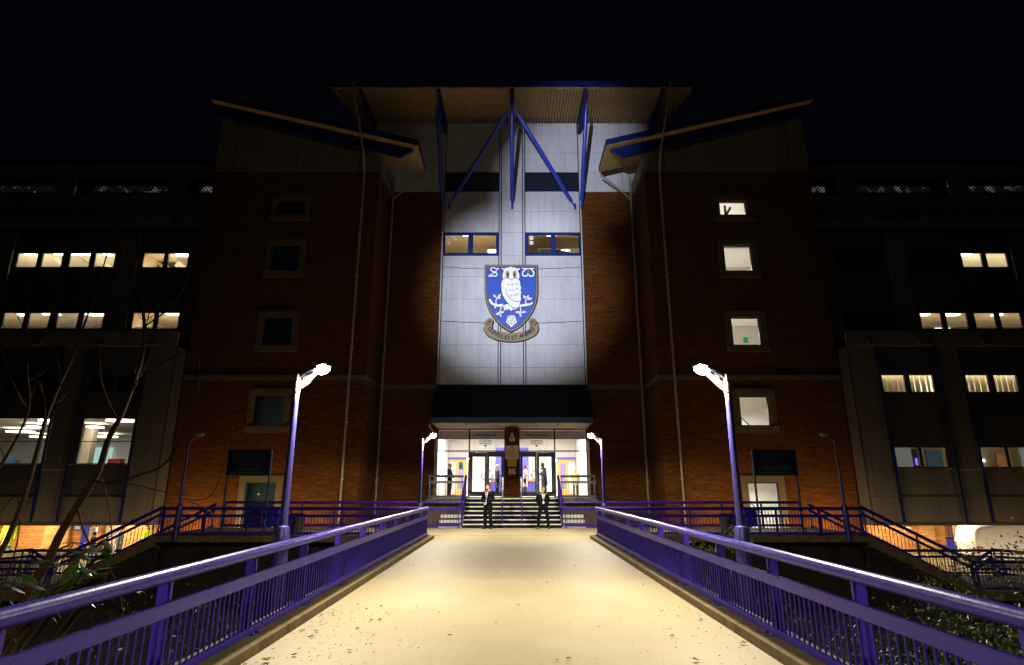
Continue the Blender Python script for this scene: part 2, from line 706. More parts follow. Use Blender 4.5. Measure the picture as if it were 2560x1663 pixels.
def letters(s, size, m, parent, loc, **k):
    return link('lettering', text_mesh(s, size, **k), m, parent, loc, (R(90), 0, 0))


RND = random.Random(7)

# ================================================================== SETTING
# ------------------------------------------------------------------ ground
bm = bmesh.new()
bbox(bm, (-400, -300, -4.6), (400, 500, -4.2))
tag(fin('ground', bm, 'retaining'), kind='structure')

bm = bmesh.new()          # river bank: uneven earth left and right of the bridge
N = 46
gv = {}
for i in range(N + 1):
    for j in range(N + 1):
        x = -24 + 48 * i / N
        y = -12 + 33.6 * j / N
        h = -3.6 + 1.3 * min(1, max(0, (abs(x) - 3.0) / 8)) + 0.35 * math.sin(x * 1.3 + y * 0.7) * math.cos(y * 0.9)
        gv[i, j] = bm.verts.new((x, y, h + RND.uniform(-0.12, 0.12)))
for i in range(N):
    for j in range(N):
        bm.faces.new([gv[i, j], gv[i + 1, j], gv[i + 1, j + 1], gv[i, j + 1]])
tag(fin('river_bank', bm, 'retaining', smooth=True), kind='structure')

# ------------------------------------------------------------------ bridge deck, kerbs, landing
bm = bmesh.new()
bbox(bm, (-3.1, -9, -0.45), (3.1, 21.9, 0.0))
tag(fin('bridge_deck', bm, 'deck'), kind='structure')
for s in (-1, 1):
    k = empty('kerb', (s * 2.62, 0, 0))
    tag(k, kind='structure')
    y = -9.0
    while y < 20.5:
        y2 = min(y + 2.74, 20.6)
        box('kerb_stone', 'concrete', k, (0 if s > 0 else -0.46, y + 0.004, -0.02), (0.46 if s > 0 else 0, y2 - 0.004, 0.1), 0.012)
        y = y2
bm = bmesh.new()
bbox(bm, (-12.9, 21.904, -0.2), (12.9, 25.95, 0.004))
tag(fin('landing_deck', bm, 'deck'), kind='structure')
for s in (-1, 1):
    bm = bmesh.new()
    bbox(bm, (s * 3.104, 21.72, -0.22), (s * 12.9, 21.9, 0.0))
    tag(fin('landing_edge', bm, 'concrete'), kind='structure')
# dark retaining wall below the landing
bm = bmesh.new()
bbox(bm, (-12.8, 22.5, -4.4), (12.8, 22.9, -0.21))
tag(fin('retaining_wall', bm, 'retaining'), 'dark retaining wall below the landing in front of the entrance', 'wall')
# lower pavement
for s in (-1, 1):
    bm = bmesh.new()
    bbox(bm, (s * 13.2, 25.96, -3.0), (s * 60, 60, -2.8))
    bbox(bm, (s * 16.4, 21.6, -3.0), (s * 60, 25.955, -2.8))
    tag(fin('lower_pavement', bm, 'concrete'), kind='structure')

for s in (-1, 1):
    bm = bmesh.new()  # wall added to keep the space under the stairs dark
    prism_xz(bm, [(s * 12.81, -0.45), (s * 16.5, -2.3), (s * 22.2, -2.3), (s * 22.2, -4.4), (s * 12.81, -4.4)], 22.3, 22.6)
    tag(fin('retaining_wall', bm, 'retaining'), f'dark wall added for the shade below the sloping {"left" if s < 0 else "right"} outdoor staircase', 'wall')
    bm = bmesh.new()
    bbox(bm, (s * 22.2, 21.3, -4.4), (s * 60, 21.595, -2.81))
    tag(fin('pavement_edge', bm, 'retaining'), kind='structure')
# ------------------------------------------------------------------ railings
BARM = {}


def bar_mesh(h, r=0.011):
    k = (round(h, 3), r)
    if k not in BARM:
        bm = bmesh.new()
        tube(bm, [(0, 0, 0), (0, 0, h)], r, 6, False)
        me = bpy.data.meshes.new('bar')
        bm.to_mesh(me)
        bm.free()
        for p in me.polygons:
            p.use_smooth = True
        BARM[k] = me
    return BARM[k]


def railing(pts, label, cat='railing', group=None, m='paint_blue', top=1.02, mid=(0.635, 0.75), bot=(0.03, 0.11), base=0.0, tr=0.058, spacing=0.1,
            post_step=1.72, bar_r=0.011, post_w=0.16, post_t=0.03, plates=True, post_off=0.0, rail_w=0.05):
    """pts: floor points of the rail line; handrail tube, two rails, posts, bars"""
    P = [Vector(p) for p in pts]
    root = empty('railing', P[0], 0, label, cat, group)
    L = [p - P[0] for p in P]
    up = Vector((0, 0, 1))
    bm = bmesh.new()
    tp = [p + up * (top - tr) for p in L]
    # rounded corners: sweep through the corner points
    tube(bm, tp, tr, 18)
    fin('handrail', bm, m, root, smooth=True)
    bm = bmesh.new()
    for a, b in zip(L, L[1:]):
        beam(bm, a + up * (sum(mid) / 2), b + up * (sum(mid) / 2), rail_w, mid[1] - mid[0])
    bmesh.ops.bevel(bm, geom=list(bm.edges), offset=0.006, segments=2, affect='EDGES')
    fin('mid_rail', bm, m, root)
    bm = bmesh.new()
    for a, b in zip(L, L[1:]):
        beam(bm, a + up * (base + sum(bot) / 2), b + up * (base + sum(bot) / 2), rail_w, bot[1] - bot[0])
    bmesh.ops.bevel(bm, geom=list(bm.edges), offset=0.005, segments=1, affect='EDGES')
    fin('bottom_rail', bm, m, root)
    for a, b in zip(L, L[1:]):
        d = b - a
        flat = Vector((d.x, d.y, 0))
        ln = flat.length
        ang = math.atan2(d.y, d.x)
        n = max(1, round(ln / spacing))
        me = bar_mesh(mid[0] - bot[1] - base + 0.02, bar_r)
        for i in range(1, n):
            q = a + d * (i / n)
            link('bar', me, m, root, q + up * (base + bot[1] - 0.01))
        k = max(1, round(ln / post_step))
        for i in range(k + 1):
            t = min(max(i / k, 0.06 / ln), 1 - 0.06 / ln)
            q = a + d * t + Vector((-d.y, d.x, 0)).normalized() * post_off
            po = box('post', m, root, (-post_t / 2, -post_w / 2, base + 0.0), (post_t / 2, post_w / 2, top - tr * 1.6), 0.004)
            po.location = q + up * (base + (top - tr * 1.6 - base) / 2)
            po.rotation_euler = (0, 0, ang)
            if plates:
                pl = box('base_plate', m, po, (-0.11, -0.16, 0), (0.11, 0.16, 0.02), 0.003)
                pl.location = (0, 0, -(top - tr * 1.6 - base) / 2 + 0.012)
                if ln > 20 and q.y < 16:
                    for bx_ in (-0.075, 0.075):
                        bo = box('bolt', 'metal_dull', po, (-0.014, -0.014, 0), (0.014, 0.014, 0.022), 0.004)
                        bo.location = (bx_, 0.125 * (1 if s > 0 else -1), -(top - tr * 1.6 - base) / 2 + 0.033)
    return root


for s in (-1, 1):
    side = 'left' if s < 0 else 'right'
    railing([(s * 2.85, -8.2, -0.055), (s * 2.85, 20.45, 0.012)], f'long purple-blue bridge railing along the {side} edge of the walkway',
            group='railings of the footbridge', m='paint_blue_worn', base=0.1, bot=(0.03, 0.10), mid=(0.635, 0.75), top=1.02, post_step=1.705, spacing=0.1002, bar_r=0.012, post_w=0.11, post_t=0.04, post_off=-s * 0.08)
    railing([(s * 3.3, 21.8, 0.0), (s * 12.6, 21.8, 0.0)], f'dark blue railing along the front edge of the {side} landing',
            group='railings along the landing', top=0.98, mid=(0.62, 0.72), spacing=0.115, post_step=1.6)
    railing([(s * 2.2, 25.72, 0.0), (s * 12.3, 25.72, 0.0)], f'blue railing between the {side} landing and the brick tower',
            group='railings along the landing', top=1.1, mid=(0.72, 0.83), bot=(0.06, 0.16), spacing=0.14, post_step=1.7)
    for y, w in ((21.85, 'front'), (25.72, 'rear')):
        railing([(s * 12.62, y, 0.03), (s * 16.3, y, -1.83), (s * 20.5, y, -1.83)], f'{w} sloping railing of the {side} outdoor staircase down from the landing',
                group='sloping railings of the outdoor staircases', post_w=0.07, top=1.0, mid=(0.66, 0.75), spacing=0.125, post_step=1.85)
    railing([(s * 18.05, 24.4, -2.28), (s * 19.05, 24.4, -1.67), (s * 23.5, 24.4, -2.05)], f'angled railing beyond the foot of the {side} outdoor staircase',
            group='sloping railings of the outdoor staircases', post_w=0.07, top=1.0, mid=(0.66, 0.75), spacing=0.14, post_step=1.9)
    # staircase and lower landing
    st = empty('outdoor_staircase', (s * 12.9, 23.8, 0), 0, f'concrete outdoor staircase from the landing down to the {side} pavement', 'stairs')
    for i in range(11):
        x0 = i * 0.33
        z1 = -0.167 * (i + 1)
        box('step', 'concrete', st, (s * x0, -1.9, z1 - 0.3), (s * (x0 + 0.33 - 0.002), 1.9, z1))
    bm = bmesh.new()
    prism_xz(bm, [(s * -0.2, -0.02), (s * 3.6, -1.83), (s * 3.6, -2.2), (s * -0.2, -0.36)], -2.06, -1.91)
    fin('stringer', bm, 'concrete', st)
    box('lower_landing', 'concrete', st, (s * 3.64, -2.0, -2.15), (s * 9.2, 2.0, -1.84))
    box('support_wall', 'retaining', st, (s * 3.8, -1.2, -4.2), (s * 7, 1.6, -2.16))
    for i in range(5):
        box('step', 'concrete', st, (s * (9.2 + i * 0.33), -1.9, -2.3 - 0.17 * i), (s * (9.2 + i * 0.33 + 0.328), 1.9, -2.01 - 0.17 * i))

# ================================================================== STADIUM BUILDING
B = empty('stadium_building', (0, 0, 0), 0, 'large brick and grey clad stadium front with butterfly roofs and lit windows', 'building')


def room(x0, x1, y0, y1, z0, z1, back='white_wall', ceil='white_wall', wall=None, floor='dark_floor', power=0, color=ROOMC, lum=None, lum_mat='panel_light', parent=None, y_l=None):
    """lit interior behind a window: five inner faces and ceiling luminaires"""
    r = None
    t = 0.06
    x0, x1 = min(x0, x1), max(x0, x1)
    r = box('room', back, B, (x0, y1, z0), (x1, y1 + t, z1))
    o = r.location

    def sub(name, m, lo, hi):
        c = box(name, m, r, lo, hi)
        c.location = c.location - o
        return c
    sub('ceiling', ceil, (x0, y0, z1 + 0.002), (x1, y1, z1 + t))
    sub('floor', floor, (x0, y0, z0 - t), (x1, y1, z0 - 0.002))
    sub('side_wall', wall or back, (x0 - t, y0, z0), (x0 - 0.002, y1, z1))
    sub('side_wall', wall or back, (x1 + 0.002, y0, z0), (x1 + t, y1, z1))
    for (lx, ly, w, d) in lum or []:
        sub('luminaire', lum_mat, (lx - w / 2, ly - d / 2, z1 - 0.045), (lx + w / 2, ly + d / 2, z1 - 0.005))
    if power:
        n = max(1, round((x1 - x0) / 3.5))
        for i in range(n):
            lx = x0 + (x1 - x0) * (i + 0.5) / n
            # added fill light, out of view below the sill, brightens ceiling and walls
            light('room_fill', 'AREA', Vector((lx, y0 + 0.45, z0 + 0.05)) - o, power / n * 1.25, color, (R(180 - 22), 0, 0), 1.8, 0.5, parent=r)
    return r


def pane_window(x0, x1, z0, z1, y, parent, frame='frame_dark', mull=(), trans=(), fw=0.06, name='window'):
    """window part: frame bars + one pane per light"""
    x0, x1 = min(x0, x1), max(x0, x1)
    bm = bmesh.new()
    bbox(bm, (x0, y, z0), (x0 + fw, y + 0.08, z1))
    bbox(bm, (x1 - fw, y, z0), (x1, y + 0.08, z1))
    bbox(bm, (x0 + fw, y, z0), (x1 - fw, y + 0.08, z0 + fw))
    bbox(bm, (x0 + fw, y, z1 - fw), (x1 - fw, y + 0.08, z1))
    for mx_ in mull:
        bbox(bm, (mx_ - fw, y + 0.003, z0 + fw), (mx_ + fw, y + 0.077, z1 - fw))
    ed = [x0 + fw] + sorted(mull) + [x1 - fw]
    for tz in trans:
        for a, b in zip(ed, ed[1:]):
            bbox(bm, (a + (fw if a in mull else 0), y + 0.01, tz - fw * 0.4), (b - (fw if b in mull else 0), y + 0.07, tz + fw * 0.4))
    w = fin(name, bm, frame, parent)
    for a, b in zip(ed, ed[1:]):
        zz = [z0 + fw] + sorted(trans) + [z1 - fw]
        for c, d in zip(zz, zz[1:]):
            box('pane', 'glass', w, (a, y + 0.038, c), (b, y + 0.044, d))
    return w


# ------------------------------------------------------------------ brick towers with window columns
ROWS = [(15.26, 16.06, 14.95, 16.38), (12.18, 13.57, 11.81, 13.89), (8.33, 9.75, 8.0, 10.06), (4.44, 5.85, 4.12, 6.2), (-0.2, 1.88, -0.45, 2.18)]
WX = (10.76, 12.16)
for s in (-1, 1):
    def X(*a):
        return sorted(s * v for v in a)
    bm = bmesh.new()
    for a, b, c, d in holes_rects(7.0, 15.7, -4.0, 17.75, [(WX[0], WX[1], r[0], r[1]) for r in ROWS]):
        bbox(bm, (s * a, 27.3, c), (s * b, 27.55, d))
    bbox(bm, (s * 7.0, 27.551, -4.0), (s * 7.25, 29.99, 17.75))
    bbox(bm, (s * 15.45, 27.551, -4.0), (s * 15.7, 40, 17.75))
    fin('tower_wall', bm, 'brick', B)
    # string course, breaks back along the return
    sx = X(7.002, 15.7)
    box('string_course', 'stone', B, (sx[0], 27.24, 6.62), (sx[1], 27.298, 6.86))
    sx = X(6.94, 6.998)
    box('string_course', 'stone', B, (sx[0], 27.24, 6.62), (sx[1], 29.93, 6.86))
    sx = X(3.96, 6.938)
    box('string_course', 'stone', B, (sx[0], 29.94, 6.62), (sx[1], 29.998, 6.86))
    for i, (z0, z1, o0, o1) in enumerate(ROWS):
        wx = X(*WX)
        w = pane_window(wx[0], wx[1], z0, z1, 27.36, B, 'frame_navy' if i == 4 else 'frame_dark', fw=0.05)
        ox = X(10.46, 12.46)
        for nm, lo, hi in (('surround', (ox[0], 27.255, z1), (ox[1], 27.297, o1)), ('surround', (ox[0], 27.255, z0), (wx[0], 27.297, z1)), ('surround', (wx[1], 27.255, z0), (ox[1], 27.297, z1)),
                           ('sill', (ox[0] - 0.03, 27.22, o0), (ox[1] + 0.03, 27.297, z0))):
            box(nm, 'stone', w, lo, hi)
    # clad top storey under the mono pitch roof
    joints = [6.9, 8.08, 11.43, 14.74, 15.74]

    def ztop(x):
        return 18.62 + (x - 6.9) * (21.0 - 18.62) / 8.84
    for a, b in zip(joints, joints[1:]):
        bm = bmesh.new()
        prism_xz(bm, [(s * (a + 0.03), 17.79), (s * (b - 0.03), 17.79), (s * (b - 0.03), ztop(b)), (s * (a + 0.03), ztop(a))], 27.28, 27.34)
        fin('cladding_panel', bm, 'cladding_grey', B)
    bm = bmesh.new()
    prism_xz(bm, [(s * 6.92, 17.76), (s * 15.72, 17.76), (s * 15.72, 20.98), (s * 6.92, 18.6)], 27.345, 27.5)
    bbox(bm, (s * 6.92, 27.501, 17.76), (s * 7.1, 30, 18.6))
    fin('backing_wall', bm, 'cladding_dark', B)
    bm = bmesh.new()
    bbox(bm, (s * 6.86, 27.36, 17.78), (s * 6.915, 29.9, 18.55))
    fin('cladding_panel', bm, 'cladding_grey', B)
    # mono pitch roof, low at the inner eave
    xi, xo, zi, zo = 4.86, 15.95, 18.65, 21.45
    sl = (zo - zi) / (xo - xi)
    bm = bmesh.new()
    prism_xz(bm, [(s * xi, zi + 0.06), (s * xo, zo + 0.06), (s * xo, zo + 0.4), (s * xi, zi + 0.4)], 26.3, 28.9)
    rf = fin('tower_roof', bm, 'trim_blue', B)
    # ribbed soffit
    bm = bmesh.new()
    n = 74
    for i in range(n):
        x = xi + 0.02 + (xo - xi - 0.04) * (i + 0.5) / n
        z = zi + (x - xi) * sl
        p, q = Vector((s * x, 26.34, z + 0.03)), Vector((s * x, 28.88, z + 0.03))
        beam(bm, p, q, 0.085, 0.05)
    o = fin('soffit_ribs', bm, 'soffit', rf)
    tag(o, kind='stuff')
    bm = bmesh.new()
    prism_xz(bm, [(s * xi, zi + 0.045), (s * xo, zo + 0.045), (s * xo, zo + 0.058), (s * xi, zi + 0.058)], 26.32, 28.88)
    fin('soffit', bm, 'soffit', rf)
    # front beam under the soffit with a tapered end
    bm = bmesh.new()
    prism_xz(bm, [(s * (xi + 0.25), zi + 0.02), (s * (xo - 0.1), zi + (xo - 0.1 - xi) * sl), (s * (xo - 0.1), zi + (xo - 0.1 - xi) * sl - 0.55), (s * (xi + 0.95), zi - 0.42)], 26.62, 26.78)
    fin('roof_beam', bm, 'trim_blue', rf)
    # rainwater pipes
    bm = bmesh.new()
    tube(bm, [(s * 8.44, 26.22, 22.5), (s * 7.62, 26.18, 18.3), (s * 7.6, 26.3, 18.05), (s * 7.75, 27.12, 17.75), (s * 7.76, 27.2, 17.5), (s * 7.76, 27.2, -3)], 0.05, 8)
    fin('downpipe', bm, 'pipe', B, smooth=True)
    bm = bmesh.new()
    tube(bm, [(s * 4.95, 28.85, 18.5), (s * 6.75, 29.86, 17.55), (s * 6.78, 29.88, 17.3), (s * 6.78, 29.88, -3)], 0.05, 8)
    tube(bm, [(s * 6.78, 29.88, 17.4), (s * 6.78, 29.88, 19.0)], 0.05, 8)
    fin('downpipe', bm, 'pipe', B, smooth=True)
    for zc in (15.5, 11.9, 8.2, 4.6, 2.0):
        for px, py in ((7.76, 27.2), (6.78, 29.88)):
            cx = X(px - 0.075, px + 0.075)
            box('pipe_bracket', 'pipe', B, (cx[0], py - 0.06, zc), (cx[1], py + 0.1, zc + 0.05))
    # brick flank of the central bay and the grey wall above it
    bm = bmesh.new()
    bbox(bm, (s * 3.95, 30.0, -4.0), (s * 6.999, 30.3, 18.05))
    fin('flank_wall', bm, 'brick', B)
    zs = [18.07, 19.33, 20.6, 21.87, 22.62]
    for a, b in zip(zs, zs[1:]):
        for xa, xb in ((3.96, 6.35), (6.37, 8.8)):
            gx = X(xa, xb)
            box('cladding_panel', 'cladding', B, (gx[0], 30.0, a + 0.008), (gx[1], 30.08, b - 0.008))
    gx = X(3.96, 8.8)
    box('backing_wall', 'cladding_dark', B, (gx[0], 30.085, 18.06), (gx[1], 30.3, 22.62))

# stairwell behind the right tower is lit, the left one is dark
rr = room(8.3, 15.2, 27.56, 32.5, -1.0, 17.3, back='white_wall', floor='white_wall')
for z in (1.6, 5.6, 9.5, 13.3, 16.4):
    light('stair_lamp', 'AREA', Vector((11.6, 30.3, z)) - rr.location, 270, (1, 0.95, 0.88), (0, 0, 0), 2.0, 2.0, parent=rr)
for z in (2.9, 6.85, 10.75, 14.4):
    c = box('half_landing', 'white_wall', rr, (8.35, 29.6, z), (15.15, 32.45, z + 0.18))
    c.location = c.location - rr.location
bm = bmesh.new()
for z in (-0.3, 3.7):
    tube(bm, [(10.4, 28.6, z + 2.2), (12.0, 28.6, z + 0.55)], 0.03, 6)
    tube(bm, [(10.4, 28.6, z + 1.2), (12.0, 28.6, z - 0.45)], 0.02, 6)
    for i in range(3):
        tube(bm, [(10.6 + i * 0.6, 28.6, z + 2.0 - i * 0.62), (10.6 + i * 0.6, 28.6, z + 0.9 - i * 0.62)], 0.025, 6)
tube(bm, [(11.0, 28.3, 15.0), (11.75, 28.3, 16.2)], 0.07, 6)
tube(bm, [(10.6, 28.3, 15.75), (11.6, 28.3, 15.75)], 0.035, 6)
tube(bm, [(11.45, 28.3, 15.1), (11.45, 28.3, 16.3)], 0.07, 6)
c = fin('stair_rail', bm, 'slate_blue_wall', rr)
c.location = -rr.location
c = box('exit_sign', 'exit_green', rr, (11.75, 28.5, 8.75), (12.0, 28.53, 9.05))
c.location = c.location - rr.location
room(-15.2, -8.3, 27.56, 30.5, -1.0, 17.3, back='slate_blue_wall', floor='dark_floor', ceil='dark_floor')
c = box('wall_notice', 'paper', B, (-11.62, 27.425, 1.32), (-11.54, 27.43, 1.4))

# ------------------------------------------------------------------ central clad bay
ZS = [6.87, 7.78, 9.02, 10.29, 11.59, 12.89, 14.13, 15.54, 16.83, 18.09, 19.33, 20.6, 21.87, 22.6]
for a, b in zip(ZS, ZS[1:]):
    for xa, xb in ((-3.86, -0.76), (-0.58, 0.58), (0.76, 3.86)):
        side = xa != -0.58
        if side and abs(a - 14.13) < 0.01:
            continue
        if side and abs(a - 18.09) < 0.01:
            # louvre: dark slats in a blue frame
            lv = box('louvre', 'trim_blue', B, (xa, 29.99, a + 0.01), (xb, 30.0, a + 0.07))
            o = lv.location
            for lo, hi in (((xa, 29.99, b - 0.07), (xb, 30.0, b - 0.01)), ((xb - 0.05 if xa < 0 else xa, 29.99, a + 0.071), (xb if xa < 0 else xa + 0.05, 30.0, b - 0.071))):
                c = box('louvre_frame', 'trim_blue', lv, lo, hi)
                c.location = c.location - o
            for i in range(16):
                zz = a + 0.11 + i * 0.069
                c = box('slat', 'louvre', lv, (xa + 0.01, -0.0, -0.028), (xb - 0.06, 0.012, 0.028))
                c.location = Vector(((xa + xb) / 2, 30.03, zz)) - o
                c.rotation_euler = (R(-38), 0, 0)
            continue
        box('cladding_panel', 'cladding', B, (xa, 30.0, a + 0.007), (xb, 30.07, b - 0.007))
bm = bmesh.new()
for a, b, c, d in holes_rects(-3.94, 3.94, 6.87, 22.6, [(-3.86, -0.76, 14.2, 15.48), (0.76, 3.86, 14.2, 15.48)]):
    bbox(bm, (a, 30.075, c), (b, 30.3, d))
fin('backing_wall', bm, 'frame_dark', B)
for cx in (-3.91, -0.67, 0.67, 3.91):
    for dx in (-0.062, 0.062):
        if abs(cx) > 3 and dx * cx > 0:
            continue
        box('mullion', 'frame_dark', B, (cx + dx - 0.024, 29.955, 6.87), (cx + dx + 0.024, 30.06, 22.58))
    box('mullion_cap', 'cladding', B, (cx - 0.036, 29.975, 6.87), (cx + 0.036, 30.06, 22.58))
for s in (-1, 1):
    a, b = sorted((s * 0.76, s * 3.88))
    w = pane_window(a, b, 14.15, 15.53, 29.98, B, 'trim_blue', fw=0.14, mull=((a + b) / 2,))
    room(a - 0.3, b + 0.3, 30.32, 35.5, 13.6, 16.2, back='cream_wall', ceil='cream_wall', power=60, color=(1, 0.82, 0.54),
         lum=[(a + 1.25 if s < 0 else a + 1.6, 31.6, 0.55, 0.55), (b - 0.5, 34.3, 0.5, 0.6)])
    # round fans in the panes
    for fx, fz in ((a + 0.33, 15.2), (a + 0.33, 14.9)) + (((a + 0.7, 15.2),) if s < 0 else ()):
        bm = bmesh.new()
        for r0, nseg in ((0.1, 20), (0.05, 12)):
            pts = [(fx + r0 * math.cos(t * 2 * math.pi / nseg), 30.0, fz + r0 * math.sin(t * 2 * math.pi / nseg)) for t in range(nseg + 1)]
            tube(bm, pts, 0.022, 6)
        fin('window_fan', bm, 'white_paint', w)
# room furniture seen through the upper windows
o = box('white_cabinet', 'pale_blue_wall', None, (-1.85, 32.2, 13.6), (-1.05, 32.7, 15.05), 0.01)
tag(o, 'pale locker standing in the lit upper room left of the crest', 'cabinet')
bm = bmesh.new()
prism_xz(bm, [(1.55, 13.6), (1.55, 15.0), (1.68, 15.12), (2.6, 15.1), (3.3, 14.98), (3.75, 14.75), (3.85, 13.6)], 31.4, 31.6)
o = fin('display_stand', bm, 'black_plastic', None)
tag(o, 'black curved display board in the upper room right of the crest', 'display board')
# sagging cables across the bay
for zc, sag in ((13.36, 0.10), (10.26, 0.12)):
    for s in (-1, 1):
        bm = bmesh.new()
        tube(bm, [(s * (3.85 - 2.4 * t / 12), 29.93, zc + 0.08 - sag * math.sin(t / 12 * 1.6) + 0.012 * math.sin(t * 5)) for t in range(13)], 0.009, 5)
        fin('cable', bm, 'frame_dark', B)

# dark glazed band, sloping canopy, entrance
bm = bmesh.new()
prism_yz(bm, [(28.3, 4.70), (28.3, 4.98), (29.9, 6.84), (30.3, 6.84), (30.3, 6.3), (31.0, 4.9), (31.0, 4.70)], -3.94, 3.94)
can = fin('entrance_canopy', bm, 'roofing', B)
box('fascia', 'frame_navy', can, (-3.97, 28.23, 4.69), (3.97, 28.295, 4.97), 0.008)
for i in range(6):
    xa = -3.9 + 1.3 * i
    box('soffit_board', 'soffit', can, (xa + 0.006, 28.3, 4.672), (xa + 1.294, 30.98, 4.697))
for i in range(6):
    xx = -3.72 + i * 1.49
    bm = bmesh.new()
    tube(bm, [(xx, 28.36, 4.66), (xx, 28.36, 4.60)], [0.05, 0.03], 8)
    fin('eave_stud', bm, 'metal_steel', can)
for xx in (-2.0, 2.0):
    box('glazing_bar', 'frame_dark', can, (xx - 0.04, 28.9, 5.9), (xx + 0.04, 29.0, 6.0))
bm = bmesh.new()
bbox(bm, (-0.36, 29.95, 1.18), (0.36, 31.2, 4.66))
pier = fin('entrance_pier', bm, 'brick', B)
for s in (-1, 1):
    bm = bmesh.new()
    bbox(bm, (s * 3.95, 30.301, -3), (s * 4.2, 31.4, 4.7))
    fin('jamb_wall', bm, 'brick', B)
    # drain pipe at the jamb
    bm = bmesh.new()
    if s < 0:
        tube(bm, [(-3.98, 28.1, 4.62), (-3.98, 28.2, 4.5), (-3.86, 29.8, 4.22), (-3.86, 29.85, 4.0), (-3.86, 29.85, 1.0)], 0.05, 8)
        fin('downpipe', bm, 'pipe', B, smooth=True)
    else:
        bm.free()
    # upper lights and side light
    x_in, x_d, x_out = 0.37, 2.25, 3.94
    for xa, xb in ((x_in, x_d), (x_d, x_out)):
        a, b = sorted((s * xa, s * xb))
        pane_window(a, b, 3.52, 4.66, 31.0, B, 'frame_dark', fw=0.035)
    a, b = sorted((s * x_d, s * x_out))
    pane_window(a, b, 1.2, 3.5, 31.0, B, 'frame_dark', fw=0.035)
    # double doors
    a, b = sorted((s * x_in, s * x_d))
    df = bmesh.new()
    bbox(df, (a, 30.98, 1.2), (a + 0.07, 31.1, 3.5))
    bbox(df, (b - 0.07, 30.98, 1.2), (b, 31.1, 3.5))
    bbox(df, (a + 0.07, 30.98, 3.38), (b - 0.07, 31.1, 3.5))
    fr = fin('door_frame', df, 'frame_navy', B)
    mid_ = (a + b) / 2
    for k, (da, db) in enumerate(((a + 0.075, mid_ - 0.004), (mid_ + 0.004, b - 0.075))):
        lb = bmesh.new()
        wst = 0.11
        bbox(lb, (da, 31.0, 1.22), (da + wst, 31.05, 3.375))
        bbox(lb, (db - wst, 31.0, 1.22), (db, 31.05, 3.375))
        bbox(lb, (da + wst, 31.0, 3.22), (db - wst, 31.05, 3.375))
        bbox(lb, (da + wst, 31.0, 1.22), (db - wst, 31.05, 1.45))
        dr = fin('door', lb, 'frame_navy', B)
        box('pane', 'glass', dr, (da + wst, 31.022, 1.45), (db - wst, 31.028, 3.22))
        # half ring pull
        hb = bmesh.new()
        sg = -1 if k == 0 else 1
        tube(hb, [(mid_ + sg * (0.02 + 0.27 * math.sin(math.pi * t / 12)), 30.93, 2.27 + 0.27 * math.cos(math.pi * t / 12)) for t in range(13)], 0.022, 8)
        tube(hb, [(mid_ + sg * 0.02, 30.93, 2.54), (mid_ + sg * 0.02, 31.0, 2.54)], 0.018, 6)
        tube(hb, [(mid_ + sg * 0.02, 30.93, 2.0), (mid_ + sg * 0.02, 31.0, 2.0)], 0.018, 6)
        fin('pull_handle', hb, 'metal_steel', dr, smooth=True)
    box('door_track', 'metal_steel', fr, (mid_ - 0.01 if s < 0 else mid_ - 0.03, 30.96, 1.5), (mid_ + 0.01 if s < 0 else mid_ + 0.0, 30.975, 3.42))
    box('door_closer', 'metal_steel', fr, (min(mid_, mid_ + 0.62 * s), 30.955, 3.42), (max(mid_, mid_ + 0.62 * s), 30.978, 3.445))
    # print on the glass above the doors
    cx = s * 1.4 if s < 0 else 1.3
    g = 30.97
    t_ = letters('Sheffield Wednesday', 0.135, 'lettering', fr, (cx, g, 4.30), offset=0.004)
    letters('Football Club', 0.085, 'lettering', fr, (cx, g, 4.18), offset=0.001)
    letters('RECEPTION', 0.125, 'lettering', fr, (cx, g, 3.98), offset=0.003)
    letters('ENTRANCE', 0.125, 'lettering', fr, (cx, g, 3.855), offset=0.003)
    tb = bmesh.new()
    prism_xz(tb, [(cx - 0.09, 3.82), (cx + 0.09, 3.82), (cx, 3.71)], g - 0.002, g + 0.002)
    fin('arrow', tb, 'trim_blue', fr)
    tb = bmesh.new()
    w2, h0, h1 = 0.56, 3.62, 4.46
    for lo, hi in (((cx - w2, g, h1), (cx + w2, g + 0.003, h1 + 0.008)), ((cx - w2, g, h0), (cx + w2, g + 0.003, h0 + 0.008)), ((cx - w2, g, h0 + 0.008), (cx - w2 + 0.008, g + 0.003, h1)), ((cx + w2 - 0.008, g, h0 + 0.008), (cx + w2, g + 0.003, h1))):
        bbox(tb, lo, hi)
    fin('printed_border', tb, 'lettering', fr)

# wall lantern, plaque and notices on the pier
o = empty('wall_lantern', (0, 29.94, 3.95), 0, 'small white bell shaped lantern on the brick pier between the doors', 'lamp')
bm = bmesh.new()
tube(bm, [(0, -0.07, 0.0), (0, -0.07, 0.18), (0, -0.07, 0.24), (0, -0.07, 0.26), (0, -0.07, 0.4)], [0.14, 0.13, 0.07, 0.05, 0.045], 14)
fin('shade', bm, 'coat_cream', o, smooth=True)
bm = bmesh.new()
prism_xz(bm, [(-0.045, 0.2), (0.045, 0.2), (0.045, 0.11), (0, 0.06), (-0.045, 0.11)], -0.225, -0.205)
fin('emblem', bm, 'lettering', o)
box('bracket', 'black', o, (-0.05, -0.1, -0.1), (0.05, 0.0, -0.002))
o = empty('brass_plaque', (0, 29.945, 3.05), 0, 'pale engraved plaque with six lines below the lantern', 'plaque')
box('plate', 'brass', o, (-0.33, -0.03, 0.0), (0.33, 0.0, 0.68), 0.006)
bm = bmesh.new()
prism_xz(bm, [(-0.04, 0.64), (0.04, 0.64), (0.04, 0.57), (0, 0.53), (-0.04, 0.57)], -0.036, -0.031)
fin('emblem', bm, 'lettering', o)
